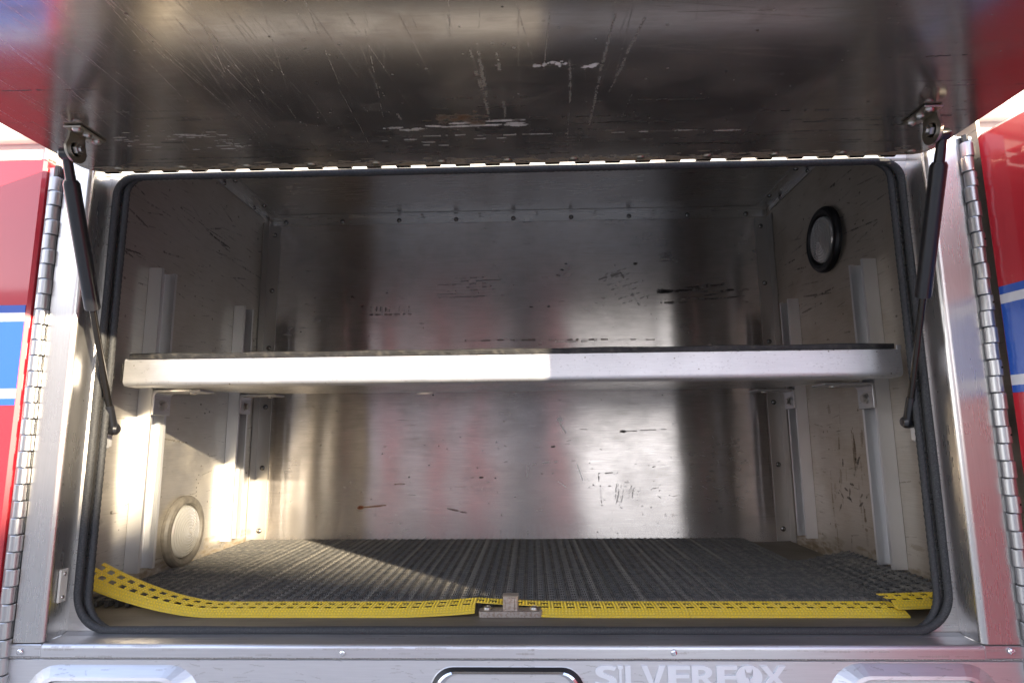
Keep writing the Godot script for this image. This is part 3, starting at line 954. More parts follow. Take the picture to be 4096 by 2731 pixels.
# ------------------------------------------------------------------ neighbouring painted doors and their hinges
func hinge(label: String, at: Vector3, r: float, y_top: float, y_bottom: float, leaf_from: float, leaf_to: float) -> void:
	var t := thing("piano_hinge", label, "hinge", Vector3(at.x, y_bottom, at.z), "piano hinges of the side doors")
	var l := MB.new()
	l.box(Vector3(leaf_from - at.x, 0.0, -r * 0.9), Vector3(leaf_to - at.x, y_top - y_bottom, -r * 0.9 + 0.0018))
	put("leaf", l.mesh(), M.hinge, t)
	var pin := MB.new()
	pin.tube([Vector3(0, 0.001, 0), Vector3(0, y_top - y_bottom - 0.001, 0)], [r * 0.55, r * 0.55], 8)
	put("pin", pin.mesh(), M.rod, t)
	var pitch := 0.0203
	var kn := MB.new()
	kn.lathe([Vector2(0, 0.0004), Vector2(r * 0.94, 0.0004), Vector2(r, 0.0012), Vector2(r, pitch - 0.0012), Vector2(r * 0.94, pitch - 0.0004), Vector2(0, pitch - 0.0004)], Vector3.ZERO, Vector3.UP, 16)
	var km := kn.mesh()
	var dot := MB.new()
	dot.lathe([Vector2(0.0016, -0.0002), Vector2(0.0012, 0.0002), Vector2(0, 0.0001)], Vector3.ZERO, Vector3(0, 0, 1), 8)
	var dm := dot.mesh()
	var cnt := int((y_top - y_bottom) / pitch)
	for k in cnt:
		var o := put("knuckle", km, M.hinge, t, Vector3(0.0009 if k % 2 == 0 else -0.0009, k * pitch, 0))
		if k % 4 == 2 and at.x > 0: put("stake_mark", dm, M.rod, o, Vector3(0.0028, pitch / 2, r - 0.0004))

func stripe(parent: Node, called: String, lo: Vector3, hi: Vector3, mat: Material) -> void:
	var m := MB.new()
	m.box(lo, hi)
	put(called, m.mesh(), mat, parent)

func side_doors() -> void:
	# closed door on the left, flush with the frame
	var d := thing("red_door", "closed glossy red door with blue and white stripes left of the opening", "door", Vector3(-0.6575, -0.25, 0.0))
	var m := MB.new()
	m.box(Vector3(-0.62, -0.35, -0.045), Vector3(0, 0.633, 0.0035), 0.0035)
	put("panel", m.mesh(), M.red, d)
	var st := [[0.178, 0.168, "blue"], [0.168, 0.1564, "white"], [0.1564, 0.0683, "blue"], [0.0683, 0.0559, "white"], [0.0559, 0.047, "blue"]]
	for s in st:
		stripe(d, "stripe", Vector3(-0.615, s[1] + 0.25, 0.0030), Vector3(-0.004, s[0] + 0.25, 0.0043), M[s[2]])
	hinge("plain piano hinge between the closed red door and the left jamb", Vector3(-0.6405, 0, 0.002), 0.0076, 0.372, -0.62, -0.656, -0.633)
	# right door, swung out past square so its painted face looks across the opening
	var e := thing("red_door", "red striped door on the right, swung open towards the viewer", "door", Vector3(0.5825, -0.25, 0.004))
	e.rotation.y = deg_to_rad(9.0)
	var m2 := MB.new()
	m2.box(Vector3(0, -0.35, 0.0), Vector3(0.045, 0.635, 0.606), 0.005)
	put("panel", m2.mesh(), M.red, e)
	var in_ := MB.new()
	in_.box(Vector3(0.0455, -0.33, 0.02), Vector3(0.047, 0.615, 0.585))
	put("inner_skin", in_.mesh(), M.alu, e)
	for s in st:
		stripe(e, "stripe", Vector3(-0.0008, s[1] + 0.2525, 0.006), Vector3(0.0005, s[0] + 0.2525, 0.600), M[s[2]])
	hinge("dimpled piano hinge between the right jamb and the open red door", Vector3(0.5700, 0, 0.004), 0.0072, 0.386, -0.62, 0.5612, 0.5816)

# ------------------------------------------------------------------ lift-up door
func lift_door() -> void:
	var len := 0.545
	var dip := atan(0.040)
	var d := thing("overhead_hatch", "lift-up door overhead, its scratched bare aluminium underside facing down", "door", Vector3(0, 0.3615, 0.0))
	d.rotation.x = dip      # +z end hangs a little lower
	var x0 := -0.594
	var x1 := 0.5195
	# pan underside with rounded corners at the hinge end
	var out := []
	var rc := 0.022
	for c in [[x1 - rc, 0.002 + rc, -PI / 2], [x1 - rc, len - rc, 0.0], [x0 + rc, len - rc, PI / 2], [x0 + rc, 0.002 + rc, PI]]:
		for k in 7:
			var a: float = c[2] + PI / 2 * k / 6.0
			out.append(Vector2(c[0] + rc * cos(a), c[1] + rc * sin(a)))
	var t := sheet(1600, 860, Vector2(x1 - x0, len), 130, Color(0.76, 0.74, 0.71), 0.145, 0.05, 0.33, Color(0.55, 0.49, 0.41), 0.10)
	door_marks(t, x0)
	var dm := metal(t.textures(), 0.0)
	var m := MB.new()
	var ids := Geometry2D.triangulate_polygon(PackedVector2Array(out))
	for k in range(0, ids.size(), 3):
		var a: Vector2 = out[ids[k]]; var b: Vector2 = out[ids[k + 1]]; var c: Vector2 = out[ids[k + 2]]
		m.tri(Vector3(a.x, 0, a.y), Vector3(b.x, 0, b.y), Vector3(c.x, 0, c.y), Vector3.DOWN, Vector3.DOWN, Vector3.DOWN, Vector2((a.x - x0) / (x1 - x0), 1.0 - a.y / len), Vector2((b.x - x0) / (x1 - x0), 1.0 - b.y / len), Vector2((c.x - x0) / (x1 - x0), 1.0 - c.y / len))
	# turned-up rim
	for i in out.size():
		var j := (i + 1) % out.size()
		var a: Vector2 = out[i]; var b: Vector2 = out[j]
		var mid := Vector2(-0.04, 0.3)
		var oa := a + (a - mid).normalized() * 0.002
		var ob := b + (b - mid).normalized() * 0.002
		m.face([Vector3(a.x, 0, a.y), Vector3(b.x, 0, b.y), Vector3(ob.x, 0.003, ob.y), Vector3(oa.x, 0.003, oa.y)], Vector3(mid.x, 0.05, mid.y))
		m.face([Vector3(oa.x, 0.003, oa.y), Vector3(ob.x, 0.003, ob.y), Vector3(ob.x, 0.010, ob.y), Vector3(oa.x, 0.010, oa.y)], Vector3(mid.x, 0.006, mid.y))
	put("inner_pan", m.mesh(), dm, d)
	var sk := MB.new()
	sk.box(Vector3(x0 - 0.003, 0.0105, 0.0), Vector3(x1 + 0.003, 0.0130, len + 0.004))
	sk.box(Vector3(x0 + 0.004, 0.0131, 0.02), Vector3(x1 - 0.004, 0.030, len), 0.004)
	put("outer_skin", sk.mesh(), M.red, d)
	var la := MB.new()
	la.box(Vector3(-0.060, -0.030, len - 0.05), Vector3(0.035, -0.0005, len - 0.006), 0.003)
	put("latch", la.mesh(), M.steel, d)
	var lc := MB.new()
	lc.box(Vector3(-0.36, -0.018, len - 0.045), Vector3(-0.0605, -0.0005, len - 0.004), 0.004)
	put("latch_cover", lc.mesh(), M.steel, d)
	# rivets along the hinge edge, with crusts of dirt
	var dirt := dusty(Color(0.36, 0.30, 0.21), Color(0.20, 0.17, 0.13), 0.9, 40.0, 61)
	for k in 13:
		var x := -0.548 + 0.0868 * k
		var o := put("rivet", rivet_mesh, M.zinc, d, Vector3(x, 0.0, 0.0115))
		o.basis = Basis(Quaternion(Vector3.UP, Vector3(0.0, -1.0, 0.02).normalized())).scaled(Vector3(1.1, 0.6, 1.1))
		var c := MB.new()
		for i in 26:
			var a := rng.randf() * TAU
			var q := rng.randf_range(0.006, 0.012)
			var p := Vector3(cos(a) * q * 1.5, -0.0004, sin(a) * q * 0.55)
			var s := rng.randf_range(0.0004, 0.0011)
			c.face([p + Vector3(-s, 0, 0), p + Vector3(0, 0, s), p + Vector3(0, -s, 0)], p + Vector3(s, s, -s))
			c.face([p + Vector3(s, 0, 0), p + Vector3(0, 0, s), p + Vector3(0, -s, 0)], p + Vector3(-s, s, -s))
			c.face([p + Vector3(s, 0, 0), p + Vector3(-s, 0, 0), p + Vector3(0, -s, 0)], p + Vector3(0, s, s))
		var cr := put("dirt_crust", c.mesh(), dirt, o)
		cr.position = Vector3.ZERO
		cr.basis = o.basis.inverse()
		cr.set_meta("kind", "stuff")
	# hinge along its top edge: every other knuckle leaves a slot of daylight
	var h := MeshInstance3D.new()
	h.name = "hinge"
	d.add_child(h)
	h.basis = d.basis.inverse()
	h.position = d.basis.inverse() * Vector3(0, 0.0107, -0.014)
	var pitch := 0.0406
	var kn := MB.new()
	kn.lathe([Vector2(0, 0.0), Vector2(0.0052, 0.0), Vector2(0.0056, 0.0006), Vector2(0.0056, 0.0196), Vector2(0.0052, 0.0202), Vector2(0, 0.0202)], Vector3.ZERO, Vector3.RIGHT, 12)
	var km := kn.mesh()
	for k in 27:
		put("knuckle", km, M.rod, h, Vector3(x0 + 0.008 + k * pitch, 0, 0))
	var pn := MB.new()
	pn.tube([Vector3(x0 + 0.008, 0, 0), Vector3(x1 - 0.008, 0, 0)], [0.0013, 0.0013], 8)
	h.mesh = pn.mesh()
	h.material_override = M.rod

func door_marks(t: Tex, x0: float) -> void:
	var g := t.rg
	var pale := Color(0.80, 0.77, 0.74)
	var dark := Color(0.10, 0.095, 0.09)
	# long fine scratches running out from the hinge, mostly on the left half
	for i in 260:
		var x := absf(g.randfn(0.0, 0.45)) * 0.7
		if x > t.sz.x: continue
		var z := g.randf() * 0.35
		var l := g.randf_range(0.05, 0.30)
		t.stroke(Vector2(x, z), Vector2(x + g.randfn(0.0, 0.10) * l, z + l), g.randf_range(0.0005, 0.0012), pale, 0.12 + 0.50 * pow(g.randf(), 1.5), 0.42, 0.9, 0.3, 0.06)
	# wandering scratches across
	for i in 40:
		var p := Vector2(g.randf_range(0.5, 0.95), g.randf_range(0.12, 0.34))
		var a := g.randf_range(-0.18, 0.18)
		var l := g.randf_range(0.04, 0.22)
		t.stroke(p, p + Vector2(cos(a), sin(a)) * l, 0.0009, Color(0.72, 0.68, 0.6), g.randf_range(0.15, 0.5), 0.42, 0.9, 0.3, 0.06)
	# dark rubber drag marks along the hinge side
	for i in 120:
		var z := absf(g.randfn(0.0, 0.09)) + 0.02
		var x := g.randf() * 1.05
		t.stroke(Vector2(x, z), Vector2(x + g.randf_range(0.02, 0.16), z + g.randf_range(-0.003, 0.003)), g.randf_range(0.0012, 0.004), dark, g.randf_range(0.2, 0.65), 0.55, 0.5, 0.55, 0.08)
	# chalky white scrapes, where the photograph has them
	var ch := Color(0.86, 0.85, 0.83)
	for q in [[0.002, 0.232, 0.037, 0.234], [0.054, 0.227, 0.066, 0.229]]:
		for k in 16:
			var f := g.randf()
			t.blot(Vector2(lerpf(q[0], q[2], f) - x0, lerpf(q[1], q[3], f) + g.randfn(0, 0.0018)), Vector2(g.randf_range(0.001, 0.0034), g.randf_range(0.001, 0.0030)), ch, 0.8, 0.8, 0.1, 0.9)
	for q in [[-0.168, 0.110, -0.145, 0.111], [-0.135, 0.108, -0.120, 0.107], [-0.118, 0.114, -0.095, 0.112], [-0.10, 0.110, -0.03, 0.113], [-0.09, 0.118, -0.065, 0.119], [-0.06, 0.1125, 0.0, 0.112], [-0.048, 0.122, -0.003, 0.123], [-0.025, 0.116, -0.003, 0.116], [-0.02, 0.110, -0.002, 0.110], [-0.15, 0.105, -0.128, 0.104]]:
		for k in 2:
			t.stroke(Vector2(q[0] - x0, q[1]), Vector2(q[2] - x0, q[3]), 0.0042, ch, 0.6, 0.8, 0.2, 0.45, 0.12)
	for q in [[-0.125, 0.088, -0.075, 0.089], [-0.06, 0.086, 0.035, 0.087], [-0.065, 0.078, -0.02, 0.079], [-0.23, 0.078, -0.17, 0.078], [-0.15, 0.08, -0.135, 0.08], [-0.13, 0.072, -0.10, 0.071], [0.10, 0.086, 0.20, 0.088], [0.22, 0.085, 0.26, 0.085], [-0.13, 0.064, -0.115, 0.064], [-0.11, 0.062, -0.09, 0.062]]:
		t.stroke(Vector2(q[0] - x0, q[1]), Vector2(q[2] - x0, q[3]), 0.0032, ch, 0.65, 0.8, 0.2, 0.5, 0.08)
	for k in 46:   # cluster by the left bracket
		var p := Vector2(g.randf_range(-0.50, -0.36) - x0, g.randf_range(0.062, 0.118))
		t.stroke(p, p + Vector2(g.randf_range(0.004, 0.022), 0.0), 0.0022, ch, g.randf_range(0.3, 0.8), 0.8, 0.2, 0.5, 0.05)
	for q in [[-0.045, 0.27, -0.046, 0.12], [-0.028, 0.255, -0.028, 0.128], [-0.052, 0.26, -0.043, 0.15]]:
		t.stroke(Vector2(q[0] - x0, q[1]), Vector2(q[2] - x0, q[3]), 0.0035, Color(0.74, 0.72, 0.67), 0.34, 0.6, 0.5, 0.45, 0.35)
	for q in [[0.074, 0.306, 0.071, 0.09], [0.10, 0.30, 0.085, 0.18], [-0.15, 0.19, -0.14, 0.10], [0.04, 0.24, 0.045, 0.16]]:
		t.stroke(Vector2(q[0] - x0, q[1]), Vector2(q[2] - x0, q[3]), 0.0030, Color(0.70, 0.67, 0.62), 0.4, 0.5, 0.6, 0.3, 0.25)
	for k in 12:
		var zz := 0.152 + 0.0015 * k
		t.stroke(Vector2(-0.184 - x0 + g.randf() * 0.002, zz), Vector2(-0.156 - x0 - g.randf() * 0.002, zz), 0.0017, Color(0.56, 0.54, 0.50), 0.35, 0.4, 0.7, 0.3)
	# rusty stain
	for k in 30:
		var p := Vector2(g.randfn(-0.075, 0.02) - x0, g.randfn(0.128, 0.007))
		t.blot(p, Vector2(g.randf_range(0.003, 0.010), g.randf_range(0.002, 0.006)), Color(0.42, 0.26, 0.13), 0.22, 0.7, 0.5, 0.8)
	for i in 300:
		t.blot(Vector2(g.randf() * t.sz.x, g.randf() * t.sz.y), Vector2(g.randf_range(0.0006, 0.002), g.randf_range(0.0006, 0.0014)), pale if g.randf() < 0.6 else dark, g.randf_range(0.2, 0.7), 0.6, 0.6)
	# dried splash along the hinge edge
	for i in 1100:
		var p := Vector2(g.randf() * t.sz.x, absf(g.randfn(0.0, 0.009)))
		t.blot(p, Vector2(g.randf_range(0.002, 0.012), g.randf_range(0.0008, 0.003)), Color(0.58, 0.51, 0.40), 0.45, 0.85, 0.1, 0.9)

# ------------------------------------------------------------------ gas struts
func struts() -> void:
	for q in [[-0.5265, 0.1150, -0.5735, -1.0, "gas strut on the left holding up the lift door"], [0.4525, 0.1140, 0.4965, 1.0, "gas strut on the right holding up the lift door"]]:
		var s: float = q[3]
		var top := Vector3(q[0] + s * 0.012, 0.332, q[1])
		var bot := Vector3(q[2], 0.017, -0.060)
		var t := thing("gas_strut", "black " + q[4], "gas strut", bot, "gas struts of the lift door")
		var a := Vector3.ZERO
		var b := top - bot
		var u := b.normalized()
		var l := b.length()
		var body_ := MB.new()
		var e0 := l * 0.475
		var pts := [u * e0, u * (e0 + 0.002), u * (e0 + 0.024), u * (e0 + 0.0245), u * (e0 + 0.026), u * (l - 0.034), u * (l - 0.030)]
		body_.tube(pts, [0.0082, 0.0090, 0.0090, 0.0083, 0.0090, 0.0090, 0.0070], 18)
		put("cylinder", body_.mesh(), M.strut, t)
		var neck := MB.new()
		neck.tube([u * (l - 0.031), u * (l - 0.008), u * l], [0.0056, 0.0052, 0.0048], 14)
		neck.lathe([Vector2(0, -0.006), Vector2(0.0065, -0.006), Vector2(0.0075, -0.004), Vector2(0.0075, 0.004), Vector2(0.0065, 0.006), Vector2(0, 0.006)], b, Vector3.RIGHT, 16)
		put("top_fitting", neck.mesh(), M.strut, t)
		var rod := MB.new()
		rod.tube([u * 0.03, u * (e0 + 0.001)], [0.0040, 0.0040], 14)
		put("rod", rod.mesh(), M.rod, t)
		var sock := MB.new()
		sock.tube([u * 0.002, u * 0.010, u * 0.034, u * 0.036], [0.0075, 0.0060, 0.0056, 0.0046], 14)
		sock.lathe([Vector2(0, -0.0085), Vector2(0.0055, -0.0078), Vector2(0.0082, -0.004), Vector2(0.0086, 0.0), Vector2(0.0078, 0.005), Vector2(0.0050, 0.0078), Vector2(0, 0.0082)], Vector3.ZERO, Vector3.RIGHT, 18)
		put("ball_socket", sock.mesh(), M.strut, t)
		# upper bracket: foot riveted to the door, rounded ear with the stud's nut
		var br := thing("strut_bracket", "tan zinc ear bracket joining the %s strut to the lift door" % ("left" if s < 0 else "right"), "bracket", Vector3(q[0], 0.3565, q[1] + 0.004), "strut brackets on the lift door")
		br.rotation.x = atan(0.04)
		var ear := PackedVector2Array()     # y, z outline
		for k in 19:
			var an := PI + PI * k / 18.0
			ear.append(Vector2(-0.020 + 0.0155 * sin(an), -0.003 + 0.0165 * cos(an)))
		ear.append(Vector2(-0.011, 0.0100))
		ear.append(Vector2(-0.0006, 0.0080))
		ear.append(Vector2(-0.0006, -0.0150))
		ear.append(Vector2(-0.011, -0.0165))
		var em := MB.new()
		em.sweep(ear, 0, s * 0.0, s * 0.0028)
		put("ear", em.mesh(), M.zinc, br)
		var foot := MB.new()
		foot.box(Vector3(-s * 0.020, -0.0030, -0.024), Vector3(s * 0.001, -0.0006, 0.020), 0.0011)
		put("foot", foot.mesh(), M.zinc, br)
		for z in [-0.018, -0.002, 0.014]:
			rivet(br, Vector3(-s * 0.012, -0.0034, z), Vector3(0, -1, 0), M.steel, 0.95)
		var nut := MB.new()
		nut.lathe([Vector2(0, 0.0), Vector2(0.0080, 0.0), Vector2(0.0080, 0.0016)], Vector3(0, -0.021, 0), Vector3(-s, 0, 0), 18)
		nut.lathe([Vector2(0.0066, 0.0016), Vector2(0.0066, 0.0066), Vector2(0.0038, 0.0070), Vector2(0.0034, 0.0094), Vector2(0, 0.0094)], Vector3(0, -0.021, 0), Vector3(-s, 0, 0), 6, true)
		put("nut", nut.mesh(), M.steel, br)
		var st := MB.new()
		st.tube([Vector3(s * 0.002, -0.021, 0), Vector3(s * 0.014, -0.0225, -0.004)], [0.0032, 0.0032], 10)
		put("stud", st.mesh(), M.steel, br)
		# lower anchor plate just inside the seal
		var ap := thing("strut_anchor", "small worn plate with ball stud at the %s strut's lower end" % ("left" if s < 0 else "right"), "bracket", Vector3(s * 0.016 + q[2], 0.017, -0.060), "strut anchors beside the seal")
		var pl := MB.new()
		pl.box(Vector3(-0.0012, -0.026, -0.018), Vector3(0.0012, 0.024, 0.010), 0.0011)
		put("plate", pl.mesh(), M.extrusion, ap)
		var stud := MB.new()
		stud.tube([Vector3(s * 0.002, 0, 0), Vector3(-s * 0.004, 0, 0), Vector3(-s * 0.0045, 0, 0), Vector3(-s * 0.010, 0, 0)], [0.0058, 0.0058, 0.0035, 0.0035], 12)
		put("stud", stud.mesh(), M.steel, ap)
		var lk := MB.new()
		lk.box(Vector3(0, -0.024, -0.0235), Vector3(s * (absf((XL if s < 0 else XR)) - absf(q[2] + s * 0.016)), 0.022, -0.0182), 0.0005)
		put("tongue", lk.mesh(), M.extrusion, ap)

# ------------------------------------------------------------------ mounting rails, brackets, shelf
func tracks_and_shelf() -> void:
	var rails := [[XL, 1.0, -0.2400, "front rail on the left wall, nearest the left seal"], [XL, 1.0, -0.5480, "rear rail on the left wall, beside the rivet strip"], [XR, -1.0, -0.2560, "front rail on the right wall, nearest the right seal"], [XR, -1.0, -0.5620, "rear rail on the right wall, beside the rivet strip"]]
	var tilt := (0.1010 - 0.0812) / 0.44
	for q in rails:
		var x: float = q[0]
		var s: float = q[1]
		var z: float = q[2]
		var d := 0.0235
		var w := 0.046
		var th := 0.0028
		var lip := 0.0062
		var o := PackedVector2Array()
		for p in [[0.0004, 0], [d, 0], [d, -lip], [d - 0.006, -lip], [d - 0.006, -lip + th], [d - th, -lip + th], [d - th, -th], [th, -th], [th, -w + th], [d - th, -w + th], [d - th, -w + lip - th], [d - 0.006, -w + lip - th], [d - 0.006, -w + lip], [d, -w + lip], [d, -w], [0.0004, -w]]:
			o.append(Vector2(s * p[0], p[1]))
		var m := MB.new()
		m.sweep(o, 1, 0.0, 0.507, true)
		var t := thing("mounting_rail", "pale aluminium channel " + q[3], "rail", Vector3(x, -0.2095, z), "shelf mounting rails")
		put("channel", m.mesh(), M.extrusion, t)
		# bracket under the shelf
		var yb := 0.0802 + tilt * (-0.10 - (z - 0.022))
		var b := thing("shelf_bracket", "aluminium angle bracket bolted to the " + q[3].replace("nearest", "near").replace("beside", "by"), "bracket", Vector3(x + s * d, yb - 0.001, z - 0.022), "shelf brackets")
		var bm := MB.new()
		bm.box(Vector3(s * 0.0006, -0.043, -0.025), Vector3(s * 0.0052, -0.001, 0.023), 0.0008)
		put("upright", bm.mesh(), M.cast, b)
		var hm := MB.new()
		hm.box(Vector3(s * 0.0006, -0.0052, -0.025), Vector3(s * 0.082, -0.0008, 0.023), 0.0012)
		put("ledge", hm.mesh(), M.cast, b)
		var gus := MB.new()
		gus.sweep(PackedVector2Array([Vector2(s * 0.0052, -0.0051), Vector2(s * 0.0105, -0.0051), Vector2(s * 0.0068, -0.0068), Vector2(s * 0.0052, -0.0105)]), 2, -0.0248, 0.0228)
		put("fillet", gus.mesh(), M.cast, b)
		var bolt := MB.new()
		bolt.lathe([Vector2(0.0095, 0.0), Vector2(0.0095, 0.0014), Vector2(0.0066, 0.0014)], Vector3(s * 0.0053, -0.026, 0), Vector3(s, 0, 0), 18)
		bolt.lathe([Vector2(0.0070, 0.0014), Vector2(0.0070, 0.0056), Vector2(0.0058, 0.0066), Vector2(0.0, 0.0066)], Vector3(s * 0.0053, -0.026, 0), Vector3(s, 0, 0), 6, true)
		put("bolt", bolt.mesh(), M.steel, b)
		var rv := MB.new()
		rv.lathe([Vector2(0.0065, -0.0005), Vector2(0.006, 0.0018), Vector2(0.003, 0.0032), Vector2(0, 0.0034)], Vector3(s * 0.058, -0.0052, 0), Vector3(0, -1, 0), 12)
		put("rivet", rv.mesh(), M.steel, b)
	# shelf tray, tipped up a little to the rear
	var sh := thing("shelf", "adjustable aluminium shelf spanning the locker, front lip half sunlit", "shelf", Vector3(-0.0360, 0.0806, -0.10))
	sh.rotation = Vector3(atan(tilt), 0, 0.0014)
	var hw := 0.5575
	var fh := 0.0385
	var depth := 0.47
	var t := sheet(2048, 128, Vector2(2 * hw, 0.07), 140, Color(0.88, 0.88, 0.89), 0.50, 0.05, 0.22, Color(0.82, 0.82, 0.83), 0.1)
	for i in 2600:
		var p := Vector2(t.rg.randf() * t.sz.x, t.rg.randf() * t.sz.y)
		t.stroke(p, p + Vector2(t.rg.randf_range(-0.004, 0.004), t.rg.randf_range(-0.0015, 0.0015)), 0.0009, Color(0.95, 0.95, 0.96) if t.rg.randf() < 0.6 else Color(0.62, 0.61, 0.62), t.rg.randf_range(0.15, 0.5), t.rg.randf_range(0.3, 0.6), 1.0, 0.4)
	for i in 30:
		t.blot(Vector2(t.rg.randf() * t.sz.x, t.rg.randf() * t.sz.y), Vector2(0.0012, 0.0008), Color(0.3, 0.25, 0.2), 0.8, 0.6, 0.5)
	var fm := metal(t.textures(), 0.0, Vector3(1.0 / (2 * hw), 1.0 / 0.07, 1))
	var r := 0.007
	var lipo := PackedVector2Array()
	lipo.append(Vector2(fh, -0.0025))
	lipo.append(Vector2(fh, 0.0))
	for k in 7:
		var a := PI / 2 * k / 6.0
		lipo.append(Vector2(r - r * sin(a), -r + r * cos(a)))
	lipo.append(Vector2(0.0, -0.030))
	lipo.append(Vector2(0.0025, -0.030))
	for k in 7:
		var a := PI / 2 - PI / 2 * k / 6.0
		lipo.append(Vector2(r - (r - 0.0025) * sin(a), -r + (r - 0.0025) * cos(a)))
	var lm := MB.new()
	lm.sweep(lipo, 0, -hw, hw)
	# mottled texture follows the lip: remap u along x, v up the face
	for i in lm.uv.size(): lm.uv[i] = Vector2(lm.v[i].x + hw, 0.07 - lm.v[i].y - 0.012)
	var lip_o := put("front_lip", lm.mesh(), fm, sh)
	lip_o.rotation.x = -atan(tilt) - 0.02
	var tray := MB.new()
	tray.box(Vector3(-hw, 0.0, -depth), Vector3(hw, 0.0025, -0.0301))
	tray.box(Vector3(-hw, 0.0026, -depth), Vector3(hw, fh, -depth + 0.0025))
	put("tray", tray.mesh(), M.alu, sh)
	for s in [-1.0, 1.0]:
		var e := MB.new()
		e.box(Vector3(s * hw, 0.001, -depth), Vector3(s * (hw - 0.0025), fh + 0.001, -0.003), 0.0008)
		put("end_flange", e.mesh(), M.alu, sh)
	var tab := MB.new()
	tab.box(Vector3(hw - 0.0065, fh - 0.001, -0.0027), Vector3(hw, fh + 0.0055, -0.0003), 0.0005)
	put("end_tab", tab.mesh(), fm, sh)
	var blk := MB.new()
	blk.box(Vector3(-hw - 0.008, 0.004, -0.045), Vector3(-hw - 0.0005, 0.034, -0.006), 0.002)
	put("end_stop", blk.mesh(), M.rubber, sh)
	# rubber mat lying in the tray, its front edge standing proud of the lip
	var mt := thing("shelf_mat", "black ribbed rubber mat lying on the shelf", "mat", Vector3(-0.0375, 0.0806, -0.10))
	mt.rotation = sh.rotation
	var mm := MB.new()
	var steps := 60
	var x0 := -hw + 0.010
	var x1 := hw - 0.0085
	for i in steps:
		var xa := lerpf(x0, x1, float(i) / steps)
		var xb := lerpf(x0, x1, float(i + 1) / steps)
		var ya := fh + 0.0082 + 0.0006 * sin(i * 0.7)
		var yb2 := fh + 0.0082 + 0.0006 * sin((i + 1) * 0.7)
		var lo := fh + 0.0004
		var c := Vector3((xa + xb) / 2, fh + 0.004, -0.2)
		mm.face([Vector3(xa, lo, 0.0006), Vector3(xb, lo, 0.0006), Vector3(xb, yb2 - 0.0012, 0.0006), Vector3(xa, ya - 0.0012, 0.0006)], c)
		mm.face([Vector3(xa, ya - 0.0012, 0.0006), Vector3(xb, yb2 - 0.0012, 0.0006), Vector3(xb, yb2, -0.0008), Vector3(xa, ya, -0.0008)], c)
		mm.face([Vector3(xa, ya, -0.0008), Vector3(xb, yb2, -0.0008), Vector3(xb, yb2, -depth + 0.006), Vector3(xa, ya, -depth + 0.006)], c)
		mm.face([Vector3(xa, lo, 0.0006), Vector3(xb, lo, 0.0006), Vector3(xb, lo, -depth + 0.006), Vector3(xa, lo, -depth + 0.006)], c)
		mm.face([Vector3(xa, lo, -depth + 0.006), Vector3(xb, lo, -depth + 0.006), Vector3(xb, yb2, -depth + 0.006), Vector3(xa, ya, -depth + 0.006)], c)
	for q in [[x0, -1.0], [x1, 1.0]]:
		mm.face([Vector3(q[0], fh + 0.0004, 0.0006), Vector3(q[0], fh + 0.008, -0.0006), Vector3(q[0], fh + 0.008, -depth + 0.006), Vector3(q[0], fh + 0.0004, -depth + 0.006)], Vector3(0, fh, -0.2))
	put("sheet", mm.mesh(), M.rubber, mt)
	# moulded grain on the front edge: short slanting ridges
	var gr := MB.new()
	var n := 0
	for i in 420:
		var x := rng.randf_range(x0 + 0.002, x1 - 0.006)
		var y := fh + rng.randf_range(0.0012, 0.0068)
		var l := rng.randf_range(0.002, 0.005)
		var p := Vector3(x, y, 0.0006)
		var q := Vector3(x + l, y - l * 0.45, 0.0006)
		var up := Vector3(0.0002, 0.00045, 0)
		gr.face([p - up, q - up, q + Vector3(0, 0, 0.0005), p + Vector3(0, 0, 0.0005)], Vector3(x, y + 0.002, -0.01))
		gr.face([p + up, q + up, q + Vector3(0, 0, 0.0005), p + Vector3(0, 0, 0.0005)], Vector3(x, y - 0.002, -0.01))
	var go := put("edge_grain", gr.mesh(), M.rubber, mt)
	go.set_meta("kind", "stuff")

# ------------------------------------------------------------------ round lamps
func lamps() -> void:
	for q in [[XL, 1.0, -0.1670, -0.401, "round clear lamp in dusty rubber ring low on the left wall", 0.0655], [XR, -1.0, 0.3845, -0.420, "round clear lamp in black rubber ring high on the right wall", 0.0655]]:
		var s: float = q[1]
		var R: float = q[5]
		var t := thing("round_lamp", q[4], "lamp", Vector3(q[0], q[2], q[3]), "locker lamps")
		var ax := Vector3(s, 0, 0)
		var g := MB.new()
		g.lathe([Vector2(R, 0.0003), Vector2(R, 0.006), Vector2(R - 0.003, 0.0105), Vector2(R - 0.008, 0.0125), Vector2(R - 0.0135, 0.0115), Vector2(R - 0.016, 0.008), Vector2(R - 0.0165, 0.002)], Vector3.ZERO, ax, 48)
		put("grommet", g.mesh(), M.grommet if s < 0 and false else (dusty(Color(0.075, 0.068, 0.058), Color(0.12, 0.108, 0.09), 0.6, 6.0, 71) if s > 0 else M.grommet), t)
		var l := MB.new()
		var prof := [Vector2(R - 0.0166, 0.003)]
		var rr := R - 0.019
		prof.append(Vector2(rr, 0.0085))
		var k := 0
		while rr > 0.004:
			rr -= 0.0026
			var dome := 0.0095 + 0.0075 * (1.0 - pow(rr / (R - 0.019), 2.0))
			prof.append(Vector2(rr, dome + (0.0005 if k % 2 == 0 else 0.0)))
			k += 1
		prof.append(Vector2(0.0, 0.0160))
		l.lathe(prof, Vector3.ZERO, ax, 40)
		put("lens", l.mesh(), M.lens, t)
		var bl := MB.new()
		bl.lathe([Vector2(0.0075, 0.0130), Vector2(0.0065, 0.0150), Vector2(0.003, 0.0162), Vector2(0, 0.0165)], Vector3.ZERO, ax, 14)
		put("bulb_tip", bl.mesh(), M.chrome, t)

